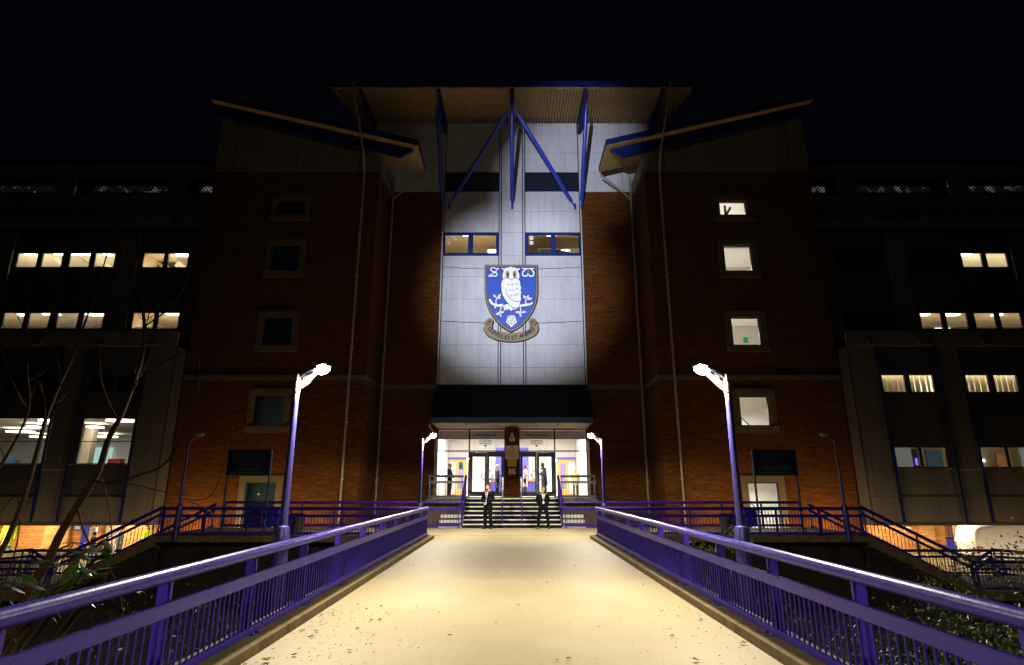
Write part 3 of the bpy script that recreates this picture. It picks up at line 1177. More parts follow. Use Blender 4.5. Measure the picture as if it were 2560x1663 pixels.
for i, wd in enumerate((0.42, 0.54, 0.46, 0.54, 0.56, 0.48)):
    bm = bmesh.new()
    x = -wd / 2
    rr_ = random.Random(i)
    while x < wd / 2 - 0.03:
        l_ = min(rr_.uniform(0.04, 0.14), wd / 2 - x)
        bbox(bm, (x, -0.034, 0.455 - i * 0.072), (x + l_, -0.031, 0.48 - i * 0.072))
        x += l_ + 0.025
    fin('lettering', bm, 'lettering', o)
o = box('wall_notice', 'notice_yellow', None, (-0.23, 29.92, 2.68), (0.23, 29.945, 3.03), 0.004)
tag(o, 'square yellow notice on the brick pier below the plaque', 'notice')
for xa in (-0.09, 0.09):
    o = box('wall_notice', 'paper', None, (xa - 0.085, 29.925, 2.3), (xa + 0.085, 29.945, 2.58), 0.003)
    tag(o, f'small white paper notice on the brick pier, {"left" if xa < 0 else "right"} one of the pair', 'notice', 'small notices on the pier')

# ------------------------------------------------------------------ reception interior
rc = room(-4.0, 4.0, 31.12, 37.2, 1.2, 4.62, back='white_wall', ceil='white_wall', floor='white_wall', power=0, color=(1, 0.93, 0.80),
          lum=[(-2.9, 34.2, 1.2, 0.25), (-1.0, 35.4, 1.2, 0.2), (1.95, 34.0, 1.2, 0.25), (3.0, 34.4, 1.2, 0.25)], lum_mat='tube_light')


def rsub(name, m, lo, hi, bev=0):
    c = box(name, m, rc, lo, hi, bev)
    c.location = c.location - rc.location
    return c


rsub('bulkhead', 'white_wall', (-3.98, 31.2, 4.14), (3.98, 31.35, 4.6))
for lx in (-2.2, 2.2):
    light('reception_downlight', 'AREA', Vector((lx, 33.2, 4.5)) - rc.location, 520, (1, 0.93, 0.80), (0, 0, 0), 2.4, 2.6, parent=rc)
rsub('blue_wall', 'blue_wall', (-1.0, 35.6, 1.22), (1.0, 35.9, 4.0))
for s in (-1, 1):
    a, b = sorted((s * 2.85, s * 3.95))
    rsub('inner_door', 'orange_wood', (a, 36.9, 1.22), (b, 37.1, 3.35))
    rsub('inner_door_frame', 'blue_wall', (a - 0.1, 36.85, 3.36), (b + 0.0, 37.1, 3.48))
    c_, d_ = sorted((s * 3.0, s * 3.32))
    rsub('vision_panel', 'purple_wall', (c_, 36.87, 1.6), (d_, 36.895, 3.1))
    c_, d_ = sorted((s * 3.5, s * 3.92))
    rsub('vision_panel', 'white_wall', (c_, 36.87, 1.3), (d_, 36.895, 3.2))
rsub('wall_box', 'blockwork', (-2.78, 36.95, 2.2), (-2.45, 37.05, 2.5))
o = empty('reception_desk', (-0.9, 33.4, 1.2), 0, 'blue reception desk seen through the left doors', 'desk')
box('desk_front', 'blue_wall', o, (-0.45, 0, 0), (0.75, 0.5, 0.78), 0.01)
box('desk_top', 'blue_wall', o, (-0.62, -0.06, 0.9), (0.75, 0.56, 0.96), 0.01)
box('desk_shelf', 'orange_wood', o, (-0.3, 0.02, 0.80), (0.7, 0.4, 0.88))
o = empty('reception_desk', (1.0, 33.6, 1.2), 0, 'blue reception counter seen through the right doors', 'desk')
box('desk_front', 'blue_wall', o, (-0.5, 0, 0), (0.35, 0.5, 0.8), 0.01)
box('desk_top', 'orange_wood', o, (-0.5, -0.06, 0.82), (0.42, 0.56, 0.9), 0.01)
o = empty('exit_sign', (-2.75, 31.9, 2.62), 0, 'green illuminated exit sign hanging inside the left glazing', 'sign')
box('sign_case', 'black', o, (-0.1, 0, 0), (0.1, 0.06, 0.36), 0.005)
for zz in (0.04, 0.2):
    box('sign_face', 'exit_green', o, (-0.085, -0.004, zz), (0.085, -0.001, zz + 0.12))

# ------------------------------------------------------------------ entrance steps and platform
es = empty('entrance_steps', (0, 25.7, 0), 0, 'dark entrance steps with pale nosings leading up to the doors', 'steps')
for i in range(7):
    z1 = 0.17 * (i + 1)
    y0 = i * 0.3
    box('riser', 'riser_dark', es, (-2.1, y0 + 0.02, z1 - 0.17), (2.1, y0 + 0.6 if i < 6 else 5.3, z1 - 0.012))
    box('nosing', 'nosing', es, (-2.08, y0 - 0.005, z1 - 0.045), (2.08, y0 + 0.07, z1))
for s in (-1, 1):
    a, b = sorted((s * 2.104, s * 3.94))
    box('side_platform', 'concrete', es, (a, 2.0, 0.98), (b, 5.3, 1.17))
    box('plinth_wall', 'concrete', es, (a, 2.4, -2.5), (b, 2.6, 0.979))
    a, b = sorted((s * 2.15, s * 3.2))
    for j in range(4):
        box('basement_step', 'nosing', es, (a, 0.5 + 0.28 * j, -0.25 + 0.2 * j), (b, 0.5 + 0.28 * j + 0.277, -0.12 + 0.2 * j))
    # balcony railing on the side platform
    railing([(s * 2.25, 27.75, 1.17), (s * 3.9, 27.75, 1.17)], f'dark railing on the {"left" if s < 0 else "right"} side platform in front of the glazing', group='railings at the entrance',
            m='frame_navy', top=1.05, mid=(0.68, 0.78), bot=(0.05, 0.14), spacing=0.13, post_step=0.85, post_w=0.1, plates=False)
    railing([(s * 2.14, 25.72, 0.0), (s * 2.14, 27.72, 1.17)], f'sloping blue handrail on the {"left" if s < 0 else "right"} side of the entrance steps', group='railings at the entrance',
            top=1.06, mid=(0.72, 0.82), bot=(0.08, 0.16), spacing=0.16, post_step=1.0, post_w=0.06, plates=False)
    # short centre handrail
    h = empty('handrail', (s * 0.42, 25.75, 0), 0, f'slim centre handrail on the entrance steps, {"left" if s < 0 else "right"} of the pair', 'handrail', 'railings at the entrance')
    bm = bmesh.new()
    tube(bm, [(0, 0, 0.15), (0, 0.02, 0.98), (0, 0.08, 1.05), (0, 1.95, 2.1), (0, 2.02, 2.1), (0, 2.05, 2.02), (0, 2.05, 1.18)], 0.026, 10)
    fin('rail', bm, 'metal_steel', h, smooth=True)
    box('post', 'paint_blue', h, (-0.03, -0.045, 0.1), (0.03, -0.027, 1.04))
box('cross_bar', 'paint_blue', es, (-0.42, 0.06, 0.98), (0.42, 0.09, 1.03))

# ------------------------------------------------------------------ top canopy with fins and struts
ZF, ZB = 22.36, 22.63
bm = bmesh.new()
vv = [bm.verts.new(p) for p in ((-9.77, 26.5, ZF + 0.03), (9.77, 26.5, ZF + 0.03), (8.85, 30.4, ZB + 0.05), (-8.85, 30.4, ZB + 0.05), (-9.77, 26.5, ZF + 0.42), (9.77, 26.5, ZF + 0.42), (8.85, 30.4, ZB + 0.42), (-8.85, 30.4, ZB + 0.42))]
for f in ((0, 3, 2, 1), (4, 5, 6, 7), (0, 1, 5, 4), (1, 2, 6, 5), (2, 3, 7, 6), (3, 0, 4, 7)):
    bm.faces.new([vv[i] for i in f])
TR = fin('canopy_roof', bm, 'trim_blue', B)
# ribbed soffit in bays
bays = [(-9.7, -8.15), (-8.05, -4.05), (-3.85, -0.1), (0.1, 3.85), (4.05, 8.05), (8.15, 9.7)]
for xa, xb in bays:
    bm = bmesh.new()
    n = round((xb - xa) / 0.17)
    for i in range(n):
        x = xa + (xb - xa) * (i + 0.5) / n
        yb = 29.98
        if abs(x) > 8.85:
            yb = min(29.98, 26.5 + (9.77 - abs(x)) / (9.77 - 8.85) * 3.9)
        if yb < 26.7:
            continue
        zb = ZF + (ZB - ZF) * (yb - 26.5) / 3.5
        dz = 0.012 * (i % 2)
        beam(bm, (x, 26.53, ZF - 0.03), (x, yb, zb - 0.03), 0.085, 0.09)
    o = fin('soffit_panel', bm, 'soffit', TR)
bm = bmesh.new()
q = [bm.verts.new(p) for p in ((-9.74, 26.51, ZF + 0.022), (9.74, 26.51, ZF + 0.022), (8.85, 30.0, ZB + 0.022), (-8.85, 30.0, ZB + 0.022))]
bm.faces.new(q)
fin('soffit_lining', bm, 'soffit', TR)
for x in (-8.1, -3.95, 3.95, 8.1):
    bm = bmesh.new()
    prism_yz(bm, [(26.56, ZF - 0.04), (29.9, ZB - 0.045), (29.9, ZB - 0.85), (29.3, ZB - 0.75), (26.56, ZF - 0.2)], x - 0.08, x + 0.08)
    fin('canopy_fin', bm, 'trim_blue', TR)
bm = bmesh.new()
prism_yz(bm, [(26.56, ZF - 0.04), (28.0, ZF + 0.06), (28.0, ZF - 0.3), (27.1, ZF - 0.95), (26.8, ZF - 0.95), (26.56, ZF - 0.25)], -0.1, 0.1)
fin('canopy_fin', bm, 'trim_blue', TR)


def strut(p, q, r=0.115):
    p, q = Vector(p), Vector(q)
    d = (q - p)
    bm = bmesh.new()
    tube(bm, [p, p + d * 0.03, p + d * 0.05, p + d * 0.08, p + d * 0.92, p + d * 0.945, p + d * 0.955, q], [0.035, 0.04, 0.07, r, r, 0.07, 0.045, 0.03], 14)
    return fin('strut', bm, 'steel_blue', B, smooth=True)


AP = (0, 26.95, 21.5)
strut((-0.06, 26.95, 21.5), (-3.58, 29.92, 17.15))
strut(AP, (0, 29.92, 17.1))
strut((0.06, 26.95, 21.5), (3.55, 29.92, 17.12))
for s in (-1, 1):
    strut((s * 4.02, 26.95, 21.7), (s * 3.95, 29.9, 17.1))
    for x in (3.58, 0.0 if s > 0 else 99, 3.95):
        if x < 50:
            box('strut_shoe', 'steel_blue', B, (s * x - 0.05, 29.82, 16.95), (s * x + 0.05, 29.995, 17.25))

# ------------------------------------------------------------------ office wings
WIN_A = [(17.24, 18.36), (18.52, 19.68)]
WIN_B = [(21.14, 22.26), (22.46, 23.6), (23.94, 25.06), (25.26, 26.4)]


def wing(s):
    def X(a, b):
        return sorted((s * a, s * b))

    def P(name, m, xa, xb, y, za, zb, t=0.1):
        x = X(xa, xb)
        return box(name, m, B, (x[0] + 0.006, y, za + 0.006), (x[1] - 0.006, y + t, zb - 0.006))
    Y0 = 26.6
    low4 = (2.5, 3.46) if s > 0 else (2.66, 4.77)
    low3 = (5.91, 6.77)
    # pilaster panels of the lower storeys
    for xa, xb in ((15.88, 17.12), (19.98, 21.02), (26.68, 27.8)):
        for za, zb in ((0.2, 1.26), (1.26, 2.42), (2.42, 5.0), (5.0, 8.1)):
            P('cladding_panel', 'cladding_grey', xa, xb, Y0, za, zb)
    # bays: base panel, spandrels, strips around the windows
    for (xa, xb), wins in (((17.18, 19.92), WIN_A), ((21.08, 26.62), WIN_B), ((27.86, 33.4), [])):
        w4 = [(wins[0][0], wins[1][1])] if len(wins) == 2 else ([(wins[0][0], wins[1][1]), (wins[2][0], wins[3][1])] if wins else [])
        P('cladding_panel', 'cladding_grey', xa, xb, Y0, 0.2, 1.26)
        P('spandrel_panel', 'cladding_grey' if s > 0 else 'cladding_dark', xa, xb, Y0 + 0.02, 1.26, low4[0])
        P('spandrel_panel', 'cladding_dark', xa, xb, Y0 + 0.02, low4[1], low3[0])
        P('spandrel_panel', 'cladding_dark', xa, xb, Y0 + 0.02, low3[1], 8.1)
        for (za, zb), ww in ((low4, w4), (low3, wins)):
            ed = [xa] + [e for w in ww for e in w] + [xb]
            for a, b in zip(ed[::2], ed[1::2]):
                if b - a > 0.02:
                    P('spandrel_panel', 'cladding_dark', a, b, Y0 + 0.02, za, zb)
        for a, b in w4:
            x = X(a, b)
            pane_window(x[0], x[1], low4[0], low4[1], Y0 + 0.03, B, fw=0.05, mull=((x[0] + x[1]) / 2,) if s > 0 else (), trans=(3.68,) if s < 0 else ())
        for a, b in wins:
            x = X(a, b)
            pane_window(x[0], x[1], low3[0], low3[1], Y0 + 0.03, B, fw=0.04)
        for xe in (xa, xb):
            x = X(xe - 0.03, xe + 0.03)
            box('mullion', 'trim_blue', B, (x[0], Y0 - 0.07, 0.18), (x[1], Y0 - 0.002, 8.1))
    # side face, parapet band, underside
    x = X(15.86, 33.4)
    bx_ = X(15.8, 15.875)
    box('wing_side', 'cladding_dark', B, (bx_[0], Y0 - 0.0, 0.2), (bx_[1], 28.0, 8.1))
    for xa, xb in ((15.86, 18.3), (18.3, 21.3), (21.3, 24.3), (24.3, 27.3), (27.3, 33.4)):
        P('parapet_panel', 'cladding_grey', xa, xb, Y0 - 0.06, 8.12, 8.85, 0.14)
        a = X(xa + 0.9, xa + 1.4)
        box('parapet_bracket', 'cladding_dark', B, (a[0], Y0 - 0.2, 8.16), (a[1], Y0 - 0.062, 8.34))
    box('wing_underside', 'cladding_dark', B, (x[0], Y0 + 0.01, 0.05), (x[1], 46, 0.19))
    box('wing_ledge', 'roofing', B, (x[0], Y0 + 0.09, 8.6), (x[1], 28.8, 8.84))
    # upper storeys, set back
    Y1 = 28.7
    U2, U1 = (9.55, 10.45), (12.93, 13.78)
    for xa, xb in ((16.1, 17.1), (19.95, 21.0), (26.66, 27.7)):
        for za, zb in ((8.86, 11.4), (11.4, 14.9)):
            P('cladding_panel', 'cladding_grey', xa, xb, Y1, za, zb)
    for (xa, xb), wins in (((17.14, 19.91), WIN_A), ((21.04, 26.62), WIN_B), ((27.74, 34), [])):
        P('spandrel_panel', 'cladding_dark', xa, xb, Y1 + 0.02, 8.86, U2[0])
        P('spandrel_panel', 'cladding_dark', xa, xb, Y1 + 0.02, U2[1], U1[0])
        P('spandrel_panel', 'cladding_dark', xa, xb, Y1 + 0.02, U1[1], 14.9)
        for za, zb in (U2, U1):
            ed = [xa] + [e for w in wins for e in w] + [xb]
            for a, b in zip(ed[::2], ed[1::2]):
                if b - a > 0.02:
                    P('spandrel_panel', 'cladding_dark', a, b, Y1 + 0.02, za, zb)
            for a, b in wins:
                xx = X(a, b)
                pane_window(xx[0], xx[1], za, zb, Y1 + 0.03, B, fw=0.035)
    # ledge with tie rods and the open mesh strip below the top band
    for xa, xb in ((16.1, 19.0), (19.0, 21.9), (21.9, 24.8), (24.8, 27.7), (27.7, 34)):
        P('parapet_panel', 'cladding_grey', xa, xb, Y1 - 0.25, 15.0, 15.72, 0.2)
    x = X(16.05, 34)
    box('wing_ledge', 'roofing', B, (x[0], Y1 - 0.24, 14.92), (x[1], 30.4, 14.995))
    Y2 = 30.3
    for xa, xb in ((16.1, 18.95), (20.05, 22.8), (22.82, 25.4), (26.5, 29.4), (29.42, 34)):
        P('cladding_panel', 'cladding_grey', xa, xb, Y2, 15.74, 18.0)
        P('cladding_panel', 'cladding_grey', xa, xb, Y2, 19.1, 20.1)
    for xa, xb in ((18.98, 20.02), (25.43, 26.47)):
        P('cladding_panel', 'cladding_grey', xa, xb, Y2 - 0.03, 15.74, 20.1)
    for xa, xb in ((16.1, 18.95), (20.05, 25.4), (26.5, 34)):
        xx = X(xa, xb)
        bm = bmesh.new()
        zz = 18.2
        cw, ch = 0.2, 0.13
        for r_ in range(9):
            z_ = 18.02 + r_ * ch
            bbox(bm, (xx[0], Y2 + 0.04, z_), (xx[1], Y2 + 0.05, z_ + 0.06))
            off = (r_ % 2) * cw / 2
            c_ = xx[0] + off
            while c_ < xx[1]:
                bbox(bm, (c_, Y2 + 0.042, z_ + 0.06), (min(c_ + 0.075, xx[1]), Y2 + 0.048, z_ + ch))
                c_ += cw
        o = fin('mesh_screen', bm, 'black', B)
        tag(o, kind='stuff')
        box('shade_band', 'black', B, (xx[0], Y2 + 0.1, 18.02), (xx[1], Y2 + 0.14, 18.27))
        box('shade_band', 'black', B, (xx[0], Y2 + 0.1, 18.67), (xx[1], Y2 + 0.14, 19.7))
        box('seating_glow', 'pitch_glow', B, (xx[0], 31.6, 17.6), (xx[1], 31.7, 19.8))  # glowing sheet, its floodlight is put into the material
    box('wing_roof', 'roofing', B, (x[0], Y2 - 0.15, 20.11), (x[1], 45, 20.3))
    for xr, zr in ((17.9, 15.5), (20.7, 15.5), (23.5, 15.5), (26.2, 15.5)):
        bm = bmesh.new()
        tube(bm, [(s * xr, Y1 - 0.3, 15.72), (s * (xr + 1.0), Y2 - 0.05, 18.3)], 0.03, 6)
        fin('tie_rod', bm, 'pipe', B)
        a = X(xr - 0.2, xr + 0.2)
        box('rod_bracket', 'cladding_dark', B, (a[0], Y1 - 0.36, 15.35), (a[1], Y1 - 0.252, 15.7))


wing(1)
wing(-1)

# lit rooms of the wings ------------------------------------------------
WC = (1.0, 0.84, 0.58)
# right wing
rA = room(17.2, 31.5, 26.75, 31.0, 2.0, 3.9, back='cream_wall', ceil='cream_wall', wall='white_wall', power=62, color=(1, 0.90, 0.72), lum=[(20.1, 28.6, 0.5, 0.35), (25.4, 28.8, 0.5, 0.35)])
for nm, m_, lo, hi in (('partition', 'pale_blue_wall', (19.45, 29.9, 2.0), (20.25, 30.0, 3.85)), ('dark_opening', 'black_plastic', (20.3, 30.0, 2.0), (20.62, 30.1, 3.55)), ('purple_light', 'purple_glow', (20.4, 29.9, 2.75), (20.5, 29.95, 3.1)), ('dark_screen', 'slate_blue_wall', (20.98, 29.9, 2.0), (21.8, 30.0, 3.5)),
                       ('door_panel', 'orange_wood', (22.08, 30.0, 2.0), (22.3, 30.1, 3.3)), ('door_panel', 'orange_wood', (25.0, 30.4, 2.0), (25.7, 30.5, 3.35)), ('partition', 'pale_blue_wall', (25.75, 29.9, 2.0), (26.7, 30.0, 3.85)), ('picture', 'black', (26.0, 29.85, 2.7), (26.6, 29.88, 3.3)), ('picture_mount', 'white_paint', (26.05, 29.83, 2.75), (26.55, 29.848, 3.25)),
                       ('wall_light', 'panel_light', (24.55, 30.8, 2.95), (24.62, 30.9, 3.08))):
    c = box(nm, m_, rA, lo, hi)
    c.location = c.location - rA.location
for a, b in ((17.2, 19.75), (21.1, 26.45)):
    rC = room(a, b, 26.75, 30.5, 5.4, 7.1, back='white_wall', ceil='white_wall', power=150 if b < 20 else 300, color=(1, 0.86, 0.60))
    bm = bmesh.new()
    x = a
    k_ = 0
    while x < b - 0.05:
        w_ = RND.uniform(0.10, 0.15)
        y_ = 26.95 + 0.035 * (k_ % 2)
        bbox(bm, (x, y_, 5.45), (min(x + w_, b), y_ + 0.012, 7.05))
        x += w_ + RND.choice((0.0, 0.004, 0.012, 0.02))
        k_ += 1
    c = fin('curtain', bm, 'curtain', rC)
    c.location = -rC.location
    light('curtain_lamp', 'AREA', Vector(((a + b) / 2, 26.86, 6.95)) - rC.location, 16 if b < 20 else 30, (1, 0.86, 0.6), (0, 0, 0), (b - a) * 0.95, 0.08, parent=rC)
rD = room(21.1, 31.0, 28.85, 34.5, 8.95, 10.62, back='beige_ceiling', ceil='beige_ceiling', power=100, color=(1, 0.82, 0.55),
          lum=[(21.9, 29.7, 0.9, 0.25), (23.5, 29.7, 0.9, 0.25), (26.0, 29.7, 0.5, 0.25), (22.4, 32.2, 0.9, 0.25), (25.0, 32.4, 0.8, 0.25)])
bm = bmesh.new()
tube(bm, [(21.1, 29.3, 9.78), (30.5, 29.3, 9.78)], 0.022, 6)
for xx in (22.1, 24.3, 26.0):
    tube(bm, [(xx, 29.3, 9.0), (xx, 29.3, 9.8)], 0.022, 6)
c = fin('guard_rail', bm, 'black', rD)
c.location = -rD.location
rE = room(23.85, 30.0, 28.85, 32, 12.3, 13.98, back='slate_blue_wall', ceil='cream_wall', wall='cream_wall', power=130, color=(1, 0.93, 0.72), lum=[(24.6, 29.4, 0.9, 0.3)], lum_mat='tube_light')
bm = bmesh.new()
beam(bm, (24.0, 29.5, 13.0), (25.1, 30.3, 13.75), 0.1, 0.14)
beam(bm, (24.1, 29.8, 12.9), (25.0, 30.6, 13.45), 0.25, 0.1)
c = fin('roof_truss', bm, 'cream_wall', rE)
c.location = -rE.location
# left wing
rF = room(-36, -17.15, 26.75, 42, 2.2, 5.1, back='white_wall', ceil='cream_wall', wall='cream_wall', power=215, color=(1, 0.93, 0.76), lum_mat='tube_light', y_l=36)
for lx, ly in ((-23.1, 32.3), (-19.85, 29.1), (-19.35, 29.1), (-26.4, 38.5), (-27.1, 38.5), (-26.4, 32.3), (-23.2, 29.1), (-29.8, 35), (-29.1, 35), (-31.2, 38.5), (-27.0, 29.1)):
    bm = bmesh.new()
    tube(bm, [(lx, ly, 4.86), (lx, ly, 4.92)], 0.42, 20)
    c = fin('round_luminaire', bm, 'tube_light', rF)
    c.location = -rF.location
    bm = bmesh.new()
    tube(bm, [(lx, ly, 4.92), (lx, ly, 5.09)], 0.01, 5)
    c = fin('light_cord', bm, 'black', rF)
    c.location = -rF.location
for nm, m_, lo, hi in (('projection_screen', 'screen', (-30.4, 41.8, 2.9), (-28.4, 41.9, 4.4)), ('screen_edge', 'dark_floor', (-30.55, 41.8, 2.6), (-30.42, 41.9, 4.45)), ('red_cabinet', 'red', (-24.6, 36.0, 2.2), (-23.8, 36.4, 3.35)), ('column', 'cream_wall', (-24.0, 32.8, 2.2), (-23.5, 33.2, 5.05)), ('column', 'cream_wall', (-22.6, 38.0, 2.2), (-22.0, 38.4, 5.05)),
                       ('cabinet', 'slate_blue_wall', (-26.7, 31.0, 2.2), (-26.1, 31.4, 3.05)), ('monitor', 'slate_blue_wall', (-26.6, 31.1, 3.06), (-26.2, 31.2, 3.3)), ('monitor', 'slate_blue_wall', (-28.6, 30.8, 2.6), (-28.2, 30.9, 3.2))):
    c = box(nm, m_, rF, lo, hi)
    c.location = c.location - rF.location
rH = room(-31.5, -21.1, 28.85, 34.5, 8.95, 10.62, back='beige_ceiling', ceil='beige_ceiling', power=105, color=(1, 0.84, 0.64),
          lum=[(-26.2, 29.7, 0.5, 0.25), (-24.6, 29.6, 0.9, 0.2), (-22.6, 29.6, 0.4, 0.2), (-22.2, 29.7, 0.8, 0.25), (-23.2, 32.4, 1.1, 0.2), (-23.0, 33.1, 1.0, 0.2)])
c = box('purple_light', 'purple_glow', rH, (-24.2, 33.4, 9.2), (-23.2, 33.5, 10.0))
c.location = c.location - rH.location
rI = room(-19.9, -17.2, 28.85, 33.5, 8.95, 10.62, back='orange_wood', ceil='beige_ceiling', wall='cream_wall', power=46, color=(1, 0.85, 0.58), lum=[(-18.1, 29.6, 0.7, 0.25), (-17.5, 32.2, 0.6, 0.2), (-19.0, 32.0, 0.2, 0.2)])
for r_, xa, xb in ((rH, -26.4, -21.1), (rI, -19.9, -17.2)):
    bm = bmesh.new()
    tube(bm, [(xa, 29.3, 9.78), (xb, 29.3, 9.78)], 0.022, 6)
    xx = xa + 0.8
    while xx < xb:
        tube(bm, [(xx, 29.3, 9.0), (xx, 29.3, 9.8)], 0.022, 6)
        xx += 2.1
    c = fin('guard_rail', bm, 'black', r_)
    c.location = -r_.location
rJ = room(-31.0, -21.1, 28.85, 32.5, 12.3, 13.98, back='slate_blue_wall', ceil='cream_wall', wall='cream_wall', power=190, color=(1, 0.92, 0.72),
          lum=[(-26.3, 29.3, 0.5, 0.3), (-24.4, 29.3, 1.1, 0.3), (-23.3, 29.3, 0.9, 0.3), (-22.1, 29.4, 0.35, 0.3), (-21.4, 29.4, 0.35, 0.3)], lum_mat='tube_light')
bm = bmesh.new()
beam(bm, (-24.9, 29.4, 13.7), (-24.0, 29.9, 13.0), 0.1, 0.2)
beam(bm, (-22.5, 29.6, 13.6), (-21.4, 30.4, 12.9), 0.1, 0.14)
c = fin('roof_truss', bm, 'cream_wall', rJ)
c.location = -rJ.location
rK = room(-19.9, -17.2, 28.85, 32.5, 12.3, 13.98, back='slate_blue_wall', ceil='cream_wall', wall='cream_wall', power=50, color=(1, 0.85, 0.55), lum=[(-17.9, 29.5, 1.0, 0.2)], lum_mat='tube_light')
bm = bmesh.new()
prism_xz(bm, [(-19.6, 12.4), (-18.7, 12.4), (-18.9, 13.5), (-19.8, 13.8)], 30.2, 30.3)
beam(bm, (-18.5, 29.8, 13.6), (-17.3, 30.5, 12.8), 0.1, 0.3)
c = fin('roof_truss', bm, 'cream_wall', rK)
c.location = -rK.location
c = box('purple_panel', 'purple_wall', rK, (-19.35, 29.9, 12.4), (-18.9, 29.95, 13.2))
c.location = c.location - rK.location

# unlit rooms
for xa, xb, y0, z0, z1 in ((17.2, 19.9, 28.85, 8.95, 10.62), (17.2, 19.9, 28.85, 12.3, 13.98), (21.1, 23.7, 28.85, 12.3, 13.98), (-19.9, -17.2, 26.75, 5.4, 7.1), (-26.5, -21.1, 26.75, 5.4, 7.1)):
    room(xa, xb, y0, y0 + 3.5, z0, z1, back='dark_void', ceil='dark_floor', floor='dark_floor')

# ------------------------------------------------------------------ undercroft below the wings
for s in (-1, 1):
    bm = bmesh.new()
    bbox(bm, (s * 22, 45, -3), (s * 60, 45.4, 0.04))
    fin('undercroft_wall', bm, 'brick_orange', B)
    for i, xx in enumerate((20.5, 27.5, 34.5, 41)):
        for yy in (30.5, 37.5, 42.8):
            u = light('assumed_undercroft_lamp', 'AREA', (s * xx, yy, -0.06), 480 if yy < 40 else 380, (1.0, 0.80, 0.50), (0, 0, 0), 1.6, 0.5, parent=B)  # assumed ceiling lamps, out of view, to light the undercroft
            a = sorted((s * (xx - 0.8), s * (xx + 0.8)))
            box('assumed_undercroft_luminaire', 'panel_light', B, (a[0], yy - 0.12, -0.04), (a[1], yy + 0.12, 0.03))
for a, b, m_ in ((-34.3, -32.5, 'brick_yellow'), (-31.0, -30.3, 'brick_yellow'), (-29.8, -28.6, 'blockwork'), (-28.4, -26.5, 'brick_yellow'), (30.0, 31.0, 'brick_yellow'), (32.35, 32.8, 'brick_yellow'), (33.6, 34.4, 'brick_yellow')):
    box('brick_pier', m_, B, (a, 44.75, -2.79), (b, 44.98, 0.02))
for a in (34.56, 35.77, 36.94):
    box('white_strip', 'white_paint', B, (a, 44.7, -2.79), (a + 0.38, 44.9, 0.02))
d1 = box('undercroft_door', 'bin_blue', B, (-31.62, 44.86, -2.78), (-30.98, 44.95, -0.3))
d2 = box('undercroft_door', 'bin_blue', B, (32.85, 44.86, -2.78), (33.55, 44.95, -0.3))
c = box('door_notice', 'paper', d2, (-0.12, -0.06, 0.2), (0.2, -0.05, 0.3))
c = box('door_notice', 'paper', d2, (-0.05, -0.06, 0.35), (0.07, -0.05, 0.75))
bm = bmesh.new()
tube(bm, [(32.2, 44.85, 0.0), (32.2, 44.85, -2.8)], 0.05, 8)
fin('downpipe', bm, 'blue_wall', B)
box('kick_rail', 'blue_wall', B, (31.0, 44.9, -2.45), (32.1, 44.97, -2.38))
box('wall_panel', 'cladding', B, (30.85, 44.95, -1.42), (31.12, 44.99, -1.1))
o = empty('wall_sign', (-31.95, 44.8, -1.32), 0, 'small blue sign with white lettering on the far left brick wall', 'sign')
box('plate', 'bin_blue', o, (-0.3, 0, 0), (0.3, 0.03, 0.36))
for i in range(3):
    box('lettering', 'white_paint', o, (-0.2, -0.006, 0.05 + i * 0.07), (0.2, -0.001, 0.09 + i * 0.07))
for s, xx, yy in ((-1, -29.2, 42.5), (1, 27.6, 42.5)):
    o = empty('hanging_sign', (xx, yy, -1.35), 0, f'white hanging sign below the {"left" if s < 0 else "right"} wing', 'sign', 'hanging signs below the wings')
    box('board', 'white_paint', o, (-0.24, 0, 0), (0.24, 0.08, 0.33), 0.005)
    for i in range(2):
        box('lettering', 'black', o, (-0.16, -0.006, 0.07 + i * 0.12), (0.14, -0.001, 0.12 + i * 0.12))
    for dx in (-0.15, 0.15):
        box('hanger', 'black', o, (dx - 0.015, 0.03, 0.332), (dx + 0.015, 0.05, 1.38))

# ================================================================== CREST
CR = empty('crest_sign', (0, 29.75, 9.1), 0, 'blue and gold shield sign with a white owl and motto scroll on the grey cladding', 'sign')
CSX, CSZ = 0.00322, 0.00337


def cp(p):
    return ((p[0] - 585) * CSX - 0.04, (1285 - p[1]) * CSZ + 0.56)


def spline(pts, k=4, closed=True):
    out = []
    n = len(pts)
    for i in range(n if closed else n - 1):
        g = lambda j: pts[(i + j) % n] if closed else pts[min(max(i + j, 0), n - 1)]
        p0, p1, p2, p3 = g(-1), g(0), g(1), g(2)
        for t_ in range(k):
            t = t_ / k
            out.append(tuple(0.5 * (2 * b + (c - a) * t + (2 * a - 5 * b + 4 * c - d) * t * t + (3 * b - a - 3 * c + d) * t ** 3) for a, b, c, d in zip(p0, p1, p2, p3)))
    if not closed:
        out.append(pts[-1])
    return out


def offset_poly(poly, d):
    if isinstance(poly, dict):
        return ribbon(poly['pts'], poly['w'], poly['k'], poly['taper'], d)
    n = len(poly)
    area = sum(poly[i][0] * poly[(i + 1) % n][1] - poly[(i + 1) % n][0] * poly[i][1] for i in range(n))
    sg = 1 if area > 0 else -1
    out = []
    for i in range(n):
        a, b, c = poly[i - 1], poly[i], poly[(i + 1) % n]
        n1 = Vector((b[1] - a[1], a[0] - b[0]))
        n2 = Vector((c[1] - b[1], b[0] - c[0]))
        if n1.length > 1e-9:
            n1.normalize()
        if n2.length > 1e-9:
            n2.normalize()
        v = n1 + n2
        if v.length < 1e-6:
            v = n1
        v.normalize()
        kk = 1 / max(0.5, v.dot(n1) if n1.length else 1)
        out.append((b[0] + v.x * d * sg * kk, b[1] + v.y * d * sg * kk))
    return out


